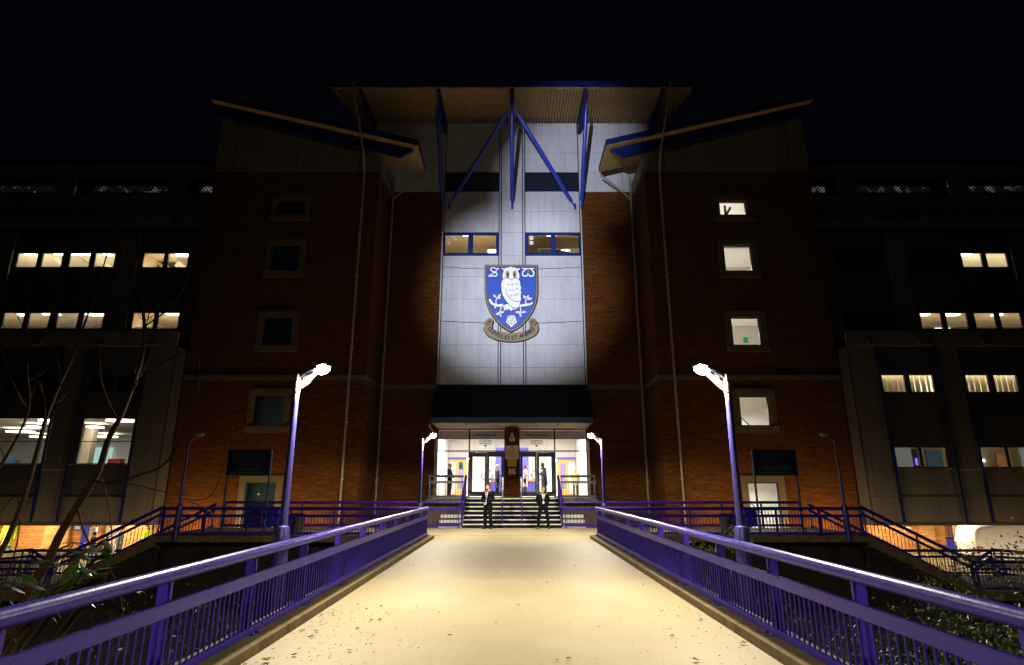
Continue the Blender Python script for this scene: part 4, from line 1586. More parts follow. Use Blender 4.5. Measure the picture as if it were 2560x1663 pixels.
def plate(name, poly, y0, y1, m, parent=CR):
    """flat polygon (crest coordinates) extruded from depth y1 to its face y0"""
    bm = bmesh.new()
    if isinstance(poly, dict):
        prev = None
        for l_, r_ in zip(poly['L'], poly['R']):
            (x0, z0), (x1, z1) = cp(l_), cp(r_)
            row = [bm.verts.new((x0, y0, z0)), bm.verts.new((x1, y0, z1)), bm.verts.new((x1, y1, z1)), bm.verts.new((x0, y1, z0))]
            if prev:
                for i in (0, 1, 3):
                    bm.faces.new([prev[i], prev[(i + 1) % 4], row[(i + 1) % 4], row[i]])
            else:
                bm.faces.new(row[::-1])
            prev = row
        bm.faces.new(prev)
        return fin(name, bm, m, parent)
    pl = [cp(p) for p in poly]
    a = [bm.verts.new((x, y0, z)) for x, z in pl]
    b = [bm.verts.new((x, y1, z)) for x, z in pl]
    n = len(pl)
    f = bm.faces.new(a)
    for i in range(n):
        bm.faces.new([a[i], b[i], b[(i + 1) % n], a[(i + 1) % n]])
    bmesh.ops.triangulate(bm, faces=[f], ngon_method='EAR_CLIP')
    return fin(name, bm, m, parent)


def outlined(name, poly, face, m='crest_white', line=9, parent=CR):
    o = plate(name, poly, face, face + 0.02, m, parent)
    plate('outline', offset_poly(poly, line), face + 0.008, face + 0.05, 'black', o)
    return o


def ribbon(pts, w, k=4, taper=None, grow=0):
    p = spline(pts, k, False)
    if grow:
        for e, f in ((0, 1), (-1, -2)):
            d = Vector(p[e]) - Vector(p[f])
            d = d.normalized() * grow
            p[e] = (p[e][0] + d.x, p[e][1] + d.y)
    L_, R_ = [], []
    n = len(p)
    for i in range(n):
        a, b = p[max(i - 1, 0)], p[min(i + 1, n - 1)]
        d = Vector((b[0] - a[0], b[1] - a[1]))
        d.normalize()
        ww = grow + (w / 2 if taper is None else w / 2 * (taper[0] + (taper[1] - taper[0]) * i / (n - 1)))
        L_.append((p[i][0] - d.y * ww, p[i][1] + d.x * ww))
        R_.append((p[i][0] + d.y * ww, p[i][1] - d.x * ww))
    return {'L': L_, 'R': R_, 'pts': pts, 'w': w, 'k': k, 'taper': taper}


SH = [(128, 148), (585, 148), (1036, 148)] + spline([(1038, 420), (1036, 600), (1015, 770), (955, 930), (865, 1070), (760, 1180), (660, 1252)], 3, False) + [(585, 1285)] + spline([(510, 1252), (410, 1180), (305, 1070), (215, 930), (155, 770), (134, 600), (130, 420)], 3, False)
plate('shield_back', SH, 0.0, 0.24, 'black')
plate('gold_border', offset_poly(SH, -9), -0.01, 0.02, 'gold')
plate('border_line', offset_poly(SH, -31), -0.014, 0.02, 'black')
plate('blue_field', offset_poly(SH, -39), -0.018, 0.02, 'crest_blue')
F0 = -0.05
head = spline([(575, 245), (548, 206), (505, 203), (465, 222), (424, 205), (424, 232), (456, 258), (441, 300), (436, 345), (448, 405), (500, 420), (585, 440), (670, 420), (712, 405), (722, 345), (716, 298), (698, 262), (727, 238), (727, 212), (690, 222), (650, 203), (605, 206)], 3)
body = spline([(585, 425), (550, 398), (500, 388), (455, 405), (428, 440), (415, 500), (420, 570), (432, 640), (455, 700), (490, 760), (520, 800), (560, 835), (590, 865), (640, 888), (690, 880), (720, 855), (729, 810), (737, 780), (750, 745), (746, 712), (738, 690), (757, 652), (753, 615), (740, 592), (754, 555), (748, 528), (734, 508), (736, 465), (722, 425), (690, 397), (650, 388), (615, 402)], 3)
outlined('owl_head', head, F0)
ob = outlined('owl_body', body, F0 - 0.012)
outlined('owl_brow', spline([(540, 203), (575, 240), (610, 203), (595, 192), (555, 192)], 3), F0 - 0.008, line=4)
for ex in (525, 640):
    el = [(ex + 29 * math.cos(t * math.pi / 10), 322 + 66 * math.sin(t * math.pi / 10)) for t in range(20)]
    e_ = outlined('owl_eye', el, F0 - 0.006, 'gold', 6)
    plate('pupil', [(ex + 17 * math.cos(t * math.pi / 8), 323 + 18 * math.sin(t * math.pi / 8)) for t in range(16)], F0 - 0.012, F0, 'black', e_)
    sg = -1 if ex < 585 else 1
    for t in range(8):
        ang = R(-62 + t * 16)
        c_, s_ = math.cos(ang) * sg, math.sin(ang)
        p0 = (ex + 33 * c_, 322 + 66 * s_)
        p1 = (ex + 52 * c_, 322 + 82 * s_)
        plate('eyelash', ribbon([p0, p1], 5, 1), F0 - 0.007, F0, 'black', e_)
plate('wing_line', ribbon([(491, 560), (498, 610), (521, 670), (560, 725), (610, 765), (670, 785), (737, 780)], 8), F0 - 0.02, F0 - 0.01, 'black', ob)
for vx, vz in ((537, 502), (602, 502), (678, 492), (566, 595), (625, 588), (682, 570), (585, 688), (647, 680), (690, 668)):
    plate('feather_mark', ribbon([(vx - 18, vz - 18), (vx - 2, vz + 14), (vx + 17, vz - 19)], 7, 2), F0 - 0.02, F0 - 0.01, 'black', ob)
outlined('branch', ribbon([(222, 742), (250, 800), (310, 838), (380, 850), (450, 836)], 40), F0 + 0.004)
outlined('branch', ribbon([(560, 910), (640, 895), (730, 855), (850, 838), (905, 822), (945, 800)], 42, taper=(1.15, 0.7)), F0 + 0.004)
outlined('branch', ribbon([(318, 850), (312, 905)], 26, taper=(1.2, 0.6)), F0 + 0.002)
outlined('claw', spline([(560, 820), (500, 832), (450, 850), (440, 885), (470, 880), (455, 925), (485, 930), (500, 905), (522, 935), (540, 900), (575, 938), (600, 930), (620, 895), (590, 870)], 3), F0 - 0.004)
for pts in ([(338, 835), (326, 780), (345, 725)], [(405, 860), (412, 905), (385, 970)], [(845, 828), (818, 775), (850, 745)], [(738, 880), (742, 930), (738, 975)]):
    outlined('twig', ribbon(pts, 17), F0 + 0.003, line=6)
for lx, lz, ang, ln in ((305, 690, -130, 72), (385, 685, -45, 80), (372, 722, 8, 76), (365, 985, 160, 84), (430, 962, -12, 80), (405, 1010, 68, 66), (805, 705, -128, 78), (862, 700, -60, 72), (895, 735, -4, 86), (695, 962, 185, 84), (795, 958, -6, 84), (738, 1005, 90, 74)):
    c_, s_ = math.cos(R(ang)), math.sin(R(ang))
    lf = [(lx + c_ * a * ln / 2 - s_ * b * ln * 0.26, lz + s_ * a * ln / 2 + c_ * b * ln * 0.26) for a, b in ((-1, 0), (-0.5, -0.8), (0.2, -0.85), (1, 0), (0.2, 0.85), (-0.5, 0.8))]
    o = outlined('leaf', spline(lf, 3), F0 - 0.002, line=6)
    plate('leaf_vein', ribbon([(lx - c_ * ln * 0.4, lz - s_ * ln * 0.4), (lx + c_ * ln * 0.25, lz + s_ * ln * 0.25)], 4, 1), F0 - 0.006, F0, 'black', o)
ro = [(588 + (98 if t % 2 == 0 else 78) * math.sin(t * math.pi / 5 + math.pi), 1098 + (112 if t == 0 else 96 if t % 2 == 0 else 82) * -math.cos(t * math.pi / 5 + math.pi)) for t in range(10)]
rose = outlined('rose', ro, F0, line=5)
for t in range(5):
    a = t * 2 * math.pi / 5
    px, pz = 588 + 36 * math.sin(a), 1096 - 36 * math.cos(a)
    pe = [(px + 27 * math.cos(u * math.pi / 8), pz + 27 * math.sin(u * math.pi / 8)) for u in range(16)]
    plate('petal_line', offset_poly(pe, 5), F0 - 0.006, F0, 'black', rose)
    plate('petal', pe, F0 - 0.010, F0, 'crest_white', rose)
    a += math.pi / 5
    plate('sepal', [(588 + 62 * math.sin(a - 0.12), 1096 - 62 * math.cos(a - 0.12)), (588 + 78 * math.sin(a), 1096 - 78 * math.cos(a)), (588 + 62 * math.sin(a + 0.12), 1096 - 62 * math.cos(a + 0.12)), (588 + 50 * math.sin(a), 1096 - 50 * math.cos(a))], F0 - 0.008, F0, 'green', rose)
for rr_, m_, dd in ((19, 'black', 0.012), (14, 'crest_white', 0.015)):
    plate('rose_centre', [(588 + rr_ * math.cos(u * math.pi / 8), 1096 + rr_ * math.sin(u * math.pi / 8)) for u in range(16)], F0 - dd, F0, m_, rose)
outlined('letter_s', ribbon([(384, 214), (340, 222), (285, 206), (245, 212), (236, 240), (270, 270), (325, 292), (345, 325), (318, 350), (265, 345), (198, 352)], 25, taper=(0.7, 0.9)), F0 + 0.003)
outlined('letter_s', ribbon([(352, 238), (300, 285), (250, 318), (200, 350)], 16), F0 + 0.001, line=6)
outlined('letter_w', ribbon([(762, 214), (872, 220), (980, 214)], 15, 2), F0 + 0.001, line=6)
outlined('letter_w', ribbon([(838, 222), (795, 262), (776, 308), (792, 345), (832, 350), (866, 318), (868, 222)], 24), F0 + 0.003)
outlined('letter_w', ribbon([(912, 222), (952, 262), (968, 308), (952, 345), (910, 350), (878, 318), (872, 222)], 24), F0 + 0.003)
# scroll
for sg in (-1, 1):
    mx_ = lambda x: 585 + sg * (x - 585) - (4 if sg < 0 else 0)
    cx_, cz_ = mx_(940), 1118
    outlined('scroll_tail', [(mx_(900), 1150), (mx_(985), 1150), (mx_(955), 1240), (mx_(895), 1240)], -0.01, 'gold', 6)
    cd = [(cx_ + 56 * math.cos(t * math.pi / 10), cz_ + 50 * math.sin(t * math.pi / 10)) for t in range(20)]
    o = outlined('scroll_curl', cd, -0.03, 'gold', 7)
    for t in range(11):
        a = t * 2 * math.pi / 11
        plate('curl_line', ribbon([(cx_ + 16 * math.cos(a), cz_ + 16 * math.sin(a)), (cx_ + 36 * math.cos(a + 0.25), cz_ + 34 * math.sin(a + 0.25)), (cx_ + 53 * math.cos(a + 0.35), cz_ + 48 * math.sin(a + 0.35))], 5, 2), -0.036, -0.03, 'black', o)
    plate('curl_hole', [(cx_ + 17 * math.cos(t * math.pi / 6), cz_ + 17 * math.sin(t * math.pi / 6)) for t in range(12)], -0.038, -0.03, 'black', o)
topa = spline([(150, 1130), (195, 1190), (250, 1232), (340, 1272), (460, 1300), (585, 1310), (710, 1300), (835, 1270), (925, 1228), (980, 1188), (1022, 1130)], 3, False)
bota = spline([(1036, 1245), (975, 1335), (845, 1400), (720, 1430), (585, 1438), (450, 1430), (325, 1400), (195, 1335), (132, 1245)], 3, False)
scp = topa + bota
plate('scroll_back', offset_poly(scp, 7), -0.03, 0.22, 'black')
scr = plate('scroll', scp, -0.045, 0.0, 'gold')
motto = 'CONSILIO ET ANIMIS'
wd = {'I': 0.45, ' ': 0.55, 'M': 1.2, 'N': 1.05, 'O': 1.05}
tot = sum(wd.get(ch, 0.95) for ch in motto)
acc = 0
for ch in motto:
    w_ = wd.get(ch, 0.95)
    u = (acc + w_ / 2) / tot * 2 - 1
    acc += w_
    if ch == ' ':
        continue
    th = u * R(44)
    px = 585 + 570 * math.sin(th)
    pz = 815 + 565 * math.cos(th) + 22 - 14 * abs(u) ** 2
    x_, z_ = cp((px, pz))
    lo_ = link('lettering', text_mesh(ch, 0.31, 0.006, 0.012), 'black', scr, (x_, -0.05, z_ - 0.04), (R(90), 0, 0))
    lo_.rotation_euler = (Matrix.Rotation(-th, 3, 'Y') @ Matrix.Rotation(R(90), 3, 'X')).to_euler()

# ================================================================== STREET LAMPS
LAMP_W = 1720


def lamp(x, y, lit, label, group, base=-2.6, power=LAMP_W):
    s = 1 if x > 0 else -1
    o = empty('street_lamp', (x, y, base), 0, label, 'street lamp', group)
    zb = -base
    bm = bmesh.new()
    tube(bm, [(0, 0, 0), (0, 0, zb + 0.72), (0, 0, zb + 0.86), (0, 0, zb + 1.06), (0, 0, zb + 1.08), (0, 0, zb + 3.02)], [0.105, 0.105, 0.115, 0.088, 0.057, 0.045], 18)
    fin('pole', bm, 'pole_paint', o, smooth=True)
    bm = bmesh.new()
    tube(bm, [(0, 0, zb + 3.02), (0, 0, zb + 3.14), (0, 0, zb + 3.15), (0, 0, zb + 3.28), (0, 0, zb + 3.29), (0, 0, zb + 3.43), (0, 0, zb + 3.46)], [0.043, 0.043, 0.056, 0.053, 0.042, 0.04, 0.022], 16)
    fin('collar', bm, 'cladding_grey', o, smooth=True)
    bm = bmesh.new()
    tube(bm, [(0, 0, zb + 3.38), (-s * 0.1, 0, zb + 3.47), (-s * 0.22, 0, zb + 3.52)], [0.028, 0.026, 0.026], 10)
    fin('arm', bm, 'frame_dark', o, smooth=True)
    # flat tapered head, tilted up towards the walkway
    d = Vector((-s * 0.97, 0, 0.22)).normalized()
    u = Vector((s * 0.22, 0, 0.97)).normalized()
    c0 = Vector((-s * 0.16, 0, zb + 3.50))
    prof = [(0.0, 0.04, 0.025), (0.05, 0.065, 0.035), (0.13, 0.095, 0.04), (0.24, 0.11, 0.042), (0.33, 0.095, 0.035), (0.38, 0.05, 0.018)]
    bm = bmesh.new()
    rings = []
    for t, hw, hh in prof:
        ring = []
        for k in range(14):
            a = 2 * math.pi * k / 14
            v = math.sin(a)
            ring.append(bm.verts.new(c0 + d * t + Vector((0, 1, 0)) * (hw * math.cos(a)) + u * (hh * (v if v > 0 else 0.25 * v))))
        rings.append(ring)
    for a, b in zip(rings, rings[1:]):
        for k in range(14):
            bm.faces.new([a[k], a[(k + 1) % 14], b[(k + 1) % 14], b[k]])
    bm.faces.new(rings[0][::-1])
    bm.faces.new(rings[-1])
    hd = fin('lamp_head', bm, 'black_plastic' if lit else 'white_paint', o, smooth=True)  # head colour carries light: white where unlit heads catch it, black beside a lit lens
    bm = bmesh.new()
    bmesh.ops.create_uvsphere(bm, u_segments=16, v_segments=8, radius=1.0)
    cc = c0 + d * 0.23 - u * 0.02
    for v in bm.verts:
        p = v.co.copy()
        v.co = cc + d * (p.x * 0.13) + Vector((0, 1, 0)) * (p.y * 0.1) + u * (p.z * 0.08)
    fin('lens', bm, 'lens' if lit else 'lens_off', hd, smooth=True)
    # cobwebs below the head
    bm = bmesh.new()
    rn = random.Random(int(x * 10 + y))
    for i in range(26):
        a = Vector((-s * rn.uniform(0.0, 0.05), rn.uniform(-0.03, 0.03), zb + rn.uniform(3.15, 3.45)))
        b = c0 + d * rn.uniform(0.02, 0.2) + Vector((0, rn.uniform(-0.06, 0.06), -rn.uniform(0.03, 0.09)))
        m_ = (a + b) / 2 + Vector((0, 0, -rn.uniform(0.01, 0.05)))
        tube(bm, [a, m_, b], 0.0012, 3, False)
        q = a.lerp(b, rn.random())
        tube(bm, [q, q + Vector((rn.uniform(-0.02, 0.02), 0, -0.015))], rn.uniform(0.002, 0.006), 3)
    fin('cobweb', bm, 'web', o)
    if lit:
        sp = cc - u * 0.115
        light('lens_spill', 'POINT', cc - u * 0.12, 42, WARM, parent=o, radius=0.1)
        light('lamp_light', 'SPOT', sp, power, WARM, (0, R(-s * 6), 0), spot=R(172), blend=0.22, parent=o, radius=0.09)
    return o


for s in (-1, 1):
    w = 'left' if s < 0 else 'right'
    lamp(s * 3.53, 9.4, True, f'tall lit street lamp outside the {w} bridge railing, nearer of the pair', 'lit lamps along the footbridge')
    lamp(s * 3.36, 22.0, True, f'lit street lamp at the far {w} end of the bridge railing', 'lit lamps along the footbridge', base=-0.2, power=1500)
    lamp(s * 3.53, -3.2, True, f'assumed lit street lamp behind the viewer on the {w} of the footbridge', 'lit lamps along the footbridge', power=LAMP_W * 1.75)  # assumed unseen pair, made stronger to brighten the near deck
    lamp(s * 11.97, 21.75, False, f'unlit street lamp at the corner of the {w} landing', 'unlit lamps at the landing corners', base=-0.2)

# assumed, unseen floodlight on a mast behind the viewer, aimed at the crest
fl = empty('assumed_floodlight_mast', (-8.2, -22.0, -3.4), 0, 'assumed floodlight mast across the street behind the viewer', 'floodlight')
bm = bmesh.new()
tube(bm, [(0, 0, 0), (0, 0, 7.2)], [0.1, 0.07], 12)
fin('mast', bm, 'frame_dark', fl, smooth=True)
box('lamp_case', 'black', fl, (-0.25, -0.25, 7.2), (0.25, 0.1, 7.6), 0.02)
for (tx, tz, pw, ang, bl, sx, sy, roll) in ((0.45, 12.0, 146000, 11.8, 1.0, 1.15, 1.08, 0), (3.3, 19.2, 88000, 9.6, 1.0, 1.0, 1.3, -25)):
    tgt = Vector((tx, 30.0, tz)) - Vector((-8.2, -21.8, 4.0))
    so = light('flood_beam', 'SPOT', (0, 0.2, 7.4), pw, (0.82, 0.87, 1.0), spot=R(ang), blend=bl, parent=fl, radius=0.06)
    so.rotation_euler = (tgt.to_track_quat('-Z', 'Y') @ Matrix.Rotation(R(roll), 3, 'Z').to_quaternion()).to_euler()
    so.scale = (sx, sy, 1)

# assumed bulkhead lamps on the rear edge of the landing and the lower wall, added to wash the brick with light from below
for s in (-1, 1):
    w = 'left' if s < 0 else 'right'
    for i, (x, y, z, pw) in enumerate(((9.0, 25.98, -0.55, 60), (11.6, 25.98, -0.55, 74), (14.2, 25.98, -0.6, 86), (17.6, 25.9, -2.3, 95), (21.6, 25.9, -2.3, 95))):
        o = empty('assumed_bulkhead_lamp', (s * x, y, z), 0, f'assumed small amber bulkhead lamp added low behind the {w} railings, {("nearest", "second", "third", "fourth", "farthest")[i]} from the entrance', 'lamp', 'assumed bulkhead lamps behind the landing')
        box('case', 'black', o, (-0.12, 0.0, -0.08), (0.12, 0.03, 0.08), 0.01)
        box('lens', 'amber_lens', o, (-0.1, 0.03, -0.06), (0.1, 0.06, 0.06), 0.01)
        light('assumed_bulkhead_light', 'AREA', (0, 0.09, 0), pw, (1.0, 0.66, 0.30), (R(118 if z > -1 else 140), 0, 0), 0.25, 0.15, parent=o)

# ================================================================== DIRECTION SIGNS ON POSTS
for s, lines in ((-1, ()), (1, ('SPION KOP', 'ENTRANCES J.K. L.N.', 'FAMILY STAND'))):
    o = empty('direction_sign', (s * 9.74, 21.95, 0.05), 0, f'dark two-post direction sign board above the {"left" if s < 0 else "right"} landing railing', 'sign', 'direction signs on the landing')
    box('board', 'sign_board', o, (-0.8, -0.03, 2.04), (0.8, 0.03, 2.97), 0.008)
    for dx in (-0.78, 0.78):
        bm = bmesh.new()
        tube(bm, [(dx, 0.065, -0.03), (dx, 0.065, 2.95)], 0.04, 10)
        fin('post', bm, 'frame_navy', o, smooth=True)
    if lines:
        for i, t in enumerate(lines):
            letters(t, 0.16, 'lettering_dim', o, (0 if i != 1 else -0.08, -0.036, 2.76 - i * 0.2 - (0.07 if i == 2 else 0)), extrude=0.002)
    rn = random.Random(3 + s)
    for zz, wdt in (((2.26, 1.0), (2.13, 1.1)) if lines else ((2.78, 1.1), (2.6, 1.25), (2.42, 0.8), (2.24, 1.0), (2.12, 1.2))):
        bm = bmesh.new()
        x = -wdt / 2
        while x < wdt / 2 - 0.05:
            l_ = rn.uniform(0.06, 0.2)
            bbox(bm, (x, -0.036, zz - 0.03), (min(x + l_, wdt / 2), -0.031, zz + 0.03))
            x += l_ + 0.04
        fin('lettering', bm, 'lettering_dim', o)

# ================================================================== BINS
for s in (-1, 1):
    w = 'left' if s < 0 else 'right'
    o = empty('litter_bin', (s * 9.1, 23.2, 0), 0, f'blue square litter bin on a post on the {w} landing', 'bin', 'litter bins on the landing')
    bm = bmesh.new()
    prism_xz(bm, [(-0.2, 0.28), (0.2, 0.28), (0.23, 0.82), (-0.23, 0.82)], -0.17, 0.17)
    bmesh.ops.bevel(bm, geom=list(bm.edges), offset=0.015, segments=2, affect='EDGES')
    fin('bin_body', bm, 'bin_blue', o)
    box('lid', 'bin_blue', o, (-0.25, -0.19, 0.825), (0.25, 0.19, 0.87), 0.012)
    box('post', 'frame_dark', o, (-0.04, 0.175, 0.0), (0.04, 0.24, 0.8))
    o = empty('waste_bin', (s * 8.28, 23.3, 0), 0, f'round black waste bin beside the blue litter bin on the {w} landing', 'bin', 'waste bins on the landing')
    bm = bmesh.new()
    tube(bm, [(0, 0, 0), (0, 0, 0.4), (0, 0, 0.41), (0, 0, 0.62)], [0.25, 0.28, 0.285, 0.29], 18)
    fin('bin_body', bm, 'black_plastic', o, smooth=True)
    bm = bmesh.new()
    tube(bm, [(0, 0, 0.62), (0, 0, 0.66), (0, 0, 0.7)], [0.3, 0.31, 0.2], 18)
    fin('bin_bag', bm, 'black', o, smooth=True)
o = empty('waste_bin', (31.6, 43.8, -2.8), 0, 'blue wheeled waste bin with dark lid by the far right brick wall', 'bin')
bm = bmesh.new()
prism_xz(bm, [(-0.28, 0.05), (0.28, 0.05), (0.34, 0.92), (-0.34, 0.92)], -0.3, 0.3)
fin('bin_body', bm, 'bin_blue', o)
bm = bmesh.new()
prism_yz(bm, [(-0.36, 0.925), (0.34, 0.925), (0.34, 1.0), (0.0, 1.06), (-0.36, 1.0)], -0.37, 0.37)
fin('lid', bm, 'black_plastic', o)

# ================================================================== PEOPLE


def capsule(bm, p, q, r1, r2, n=12, sq=1.0, ax=None):
    """tapered capsule; sq squashes it along y"""
    p, q = Vector(p), Vector(q)
    d = q - p
    L_ = d.length
    d.normalize()
    a = d.cross(Vector((0, 1, 0)))
    if a.length < 0.1:
        a = d.cross(Vector((1, 0, 0)))
    a.normalize()
    b = d.cross(a)
    prof = []
    for t in (-1, -0.85, -0.5, 0):
        prof.append((t * r1, r1 * math.sqrt(max(0.0009, 1 - t * t))))
    for t in (0, 0.5, 0.85, 1):
        prof.append((L_ + t * r2, r2 * math.sqrt(max(0.0009, 1 - t * t))))
    rings = []
    mid_y = (p.y + q.y) / 2
    for t, r in prof:
        ring = []
        for k in range(n):
            c_, s_ = math.cos(2 * math.pi * k / n), math.sin(2 * math.pi * k / n)
            off = (a * c_ + b * s_) * r
            off.y *= sq
            ring.append(bm.verts.new(p + d * t + off))
        rings.append(ring)
    for x, y in zip(rings, rings[1:]):
        for k in range(n):
            bm.faces.new([x[k], x[(k + 1) % n], y[(k + 1) % n], y[k]])
    bm.faces.new(rings[0][::-1])
    bm.faces.new(rings[-1])


def ellip(bm, c, r, rot=None):
    t = bmesh.new()
    bmesh.ops.create_uvsphere(t, u_segments=14, v_segments=10, radius=1)
    me = bpy.data.meshes.new('t')
    for v in t.verts:
        p = Vector((v.co.x * r[0], v.co.y * r[1], v.co.z * r[2]))
        if rot:
            p = Matrix.Rotation(rot[0], 3, rot[1]) @ p
        v.co = p + Vector(c)
    t.to_mesh(me)
    t.free()
    bm.from_mesh(me)
    bpy.data.meshes.remove(me)


def remesh(bm, name, m, parent, voxel, smooth_it=2):
    bmesh.ops.recalc_face_normals(bm, faces=bm.faces)
    me = bpy.data.meshes.new(name)
    bm.to_mesh(me)
    bm.free()
    o = bpy.data.objects.new(name, me)
    COL.objects.link(o)
    md = o.modifiers.new('r', 'REMESH')
    md.mode = 'VOXEL'
    md.voxel_size = voxel
    md.use_smooth_shade = True
    if smooth_it:
        ms = o.modifiers.new('s', 'SMOOTH')
        ms.iterations = smooth_it
        ms.factor = 0.5
    dg = bpy.context.evaluated_depsgraph_get()
    m2 = bpy.data.meshes.new_from_object(o.evaluated_get(dg))
    o.modifiers.clear()
    o.data = m2
    m2.name = name
    bpy.data.meshes.remove(me)
    m2.materials.clear()
    m2.materials.append(MATS[m])
    for p in m2.polygons:
        p.use_smooth = True
    if parent:
        o.parent = parent
    return o


def person(label, loc, h=1.78, face=0, arms='side', stance=0.11, top='suit', legs='suit', skin='skin_light', hair='hair_black', beard=False, shirt=True, coat=0.0, lean=0.0, badge=True, hood=False,
           group=None, head_turn=0.0, cap=None, vis=0.013, bulk=1.0):
    k = h / 1.78
    o = empty('person', loc, face, label, 'person', group)
    V = lambda x, y, z: Vector((x * k, (y - lean * max(0, z - 0.95)) * k, z * k))
    sh, hip = 0.19 * bulk, 0.095
    # joints: facing -y
    arm = {}
    for s in (-1, 1):
        S_ = V(s * sh, 0.01, 1.44)
        if arms == 'clasp':
            E_, W_ = V(s * 0.27, -0.02, 1.17), V(s * 0.07, -0.20, 1.03)
        elif arms == 'behind':
            E_, W_ = V(s * 0.29, 0.07, 1.18), V(s * 0.12, 0.17, 1.0)
        elif arms == 'fore':
            E_, W_ = V(s * 0.24, -0.02, 1.17), V(s * 0.17, -0.28, 1.18)
        else:
            E_, W_ = V(s * 0.26, 0.03, 1.16), V(s * 0.27, -0.05, 0.91)
        arm[s] = (S_, E_, W_)
    leg = {}
    for s in (-1, 1):
        leg[s] = (V(s * hip, 0, 0.93), V(s * (hip * 0.4 + stance * 0.75), -0.015, 0.5), V(s * (stance + 0.02), 0.02, 0.09))
    hc = V(0, -0.015, 1.655)
    # body: one continuous figure with head, hands and fingers
    bm = bmesh.new()
    capsule(bm, V(0, 0, 0.98), V(0, 0, 1.38), 0.135 * k, 0.15 * k, sq=0.72)
    capsule(bm, V(-sh + 0.03, 0.01, 1.42), V(sh - 0.03, 0.01, 1.42), 0.075 * k, 0.075 * k)
    capsule(bm, V(0, 0.01, 1.42), V(0, 0.0, 1.58), 0.062 * k, 0.056 * k)
    ellip(bm, hc + V(0, 0.01, 0.03) - V(0, 0, 0), (0.076 * k, 0.096 * k, 0.105 * k))
    ellip(bm, hc + Vector((0, -0.028 * k, -0.055 * k)), (0.055 * k, 0.06 * k, 0.062 * k))
    ellip(bm, hc + Vector((0, -0.095 * k, -0.01 * k)), (0.014 * k, 0.022 * k, 0.028 * k))
    for s in (-1, 1):
        ellip(bm, hc + Vector((s * 0.078 * k, 0.012 * k, 0.005 * k)), (0.012 * k, 0.022 * k, 0.032 * k))
        S_, E_, W_ = arm[s]
        capsule(bm, S_, E_, 0.05 * k, 0.04 * k)
        capsule(bm, E_, W_, 0.04 * k, 0.027 * k)
        fd = (W_ - E_).normalized()
        sd = fd.cross(Vector((0, 1, 0)) if abs(fd.y) < 0.7 else Vector((0, 0, 1))).normalized()
        nd = sd.cross(fd).normalized()
        capsule(bm, W_ + fd * 0.02 * k, W_ + fd * 0.075 * k, 0.030 * k, 0.034 * k, sq=1)
        for i, (of, ln) in enumerate(((-0.030, 0.062), (-0.010, 0.075), (0.010, 0.07), (0.030, 0.052))):
            a = W_ + fd * 0.085 * k + sd * of * k
            b = a + fd * ln * 0.55 * k
            c = b + (fd * 0.75 + nd * (0.55 if nd.z < 0 or nd.y > 0 else -0.55)).normalized() * ln * 0.5 * k
            capsule(bm, a, b, 0.0105 * k, 0.0095 * k, 8)
            capsule(bm, b, c, 0.0095 * k, 0.008 * k, 8)
        a = W_ + fd * 0.03 * k + sd * 0.026 * k * (-s)
        capsule(bm, a, a + (fd * 0.6 - sd * 0.8 * s).normalized() * 0.055 * k, 0.012 * k, 0.009 * k, 8)
        H_, K_, A_ = leg[s]
        capsule(bm, H_, K_, 0.08 * k, 0.055 * k)
        capsule(bm, K_, A_, 0.055 * k, 0.038 * k)
        capsule(bm, A_ + Vector((0, 0.02, -0.035)) * k, A_ + Vector((s * 0.02, -0.13, -0.055)) * k, 0.035 * k, 0.03 * k)
    if head_turn:
        for v in bm.verts:
            if v.co.z > 1.52 * k and abs(v.co.x) < 0.12 * k:
                v.co = hc + Matrix.Rotation(head_turn, 3, 'Z') @ (v.co - hc)
    remesh(bm, 'body', skin, o, vis * k, 1)
    HT = Matrix.Rotation(head_turn, 3, 'Z')
    hp = lambda x, y, z: hc + HT @ (Vector((x, y, z)) * k)
    # hair, beard, eyes
    bm = bmesh.new()
    ellip(bm, hp(0, 0.022, 0.05), (0.085 * k, 0.1 * k, 0.098 * k), (head_turn, 'Z'))
    ellip(bm, hp(0, 0.055, 0.0), (0.078 * k, 0.062 * k, 0.085 * k), (head_turn, 'Z'))
    # cut the face opening
    dele = [v for v in bm.verts if (HT.inverted() @ (v.co - hc)).y < -0.035 * k and (HT.inverted() @ (v.co - hc)).z < 0.075 * k]
    bmesh.ops.delete(bm, geom=dele, context='VERTS')
    fin('hair', bm, hair, o, smooth=True)
    if cap:
        bm = bmesh.new()
        ellip(bm, hp(0, 0.01, 0.075), (0.095 * k, 0.11 * k, 0.075 * k), (head_turn, 'Z'))
        ellip(bm, hp(0, -0.11, 0.06), (0.06 * k, 0.07 * k, 0.012 * k), (head_turn, 'Z'))
        fin('cap', bm, cap, o, smooth=True)
    if beard:
        bm = bmesh.new()
        ellip(bm, hp(0, -0.036, -0.078), (0.06 * k, 0.062 * k, 0.05 * k), (head_turn, 'Z'))
        fin('beard', bm, hair, o, smooth=True)
    for s in (-1, 1):
        bm = bmesh.new()
        ellip(bm, hp(s * 0.032, -0.084, 0.018), (0.014 * k, 0.009 * k, 0.008 * k), (head_turn, 'Z'))
        fin('eye', bm, 'hair_black', o, smooth=True)
        bm = bmesh.new()
        ellip(bm, hp(s * 0.033, -0.086, 0.040), (0.022 * k, 0.01 * k, 0.005 * k), (head_turn, 'Z'))
        fin('eyebrow', bm, hair, o, smooth=True)
    bm = bmesh.new()
    ellip(bm, hp(0, -0.088, -0.058), (0.024 * k, 0.012 * k, 0.006 * k), (head_turn, 'Z'))
    fin('mouth', bm, 'camel' if skin == 'skin_light' else 'hair_brown', o, smooth=True)
    # jacket or coat
    bm = bmesh.new()
    b = bulk
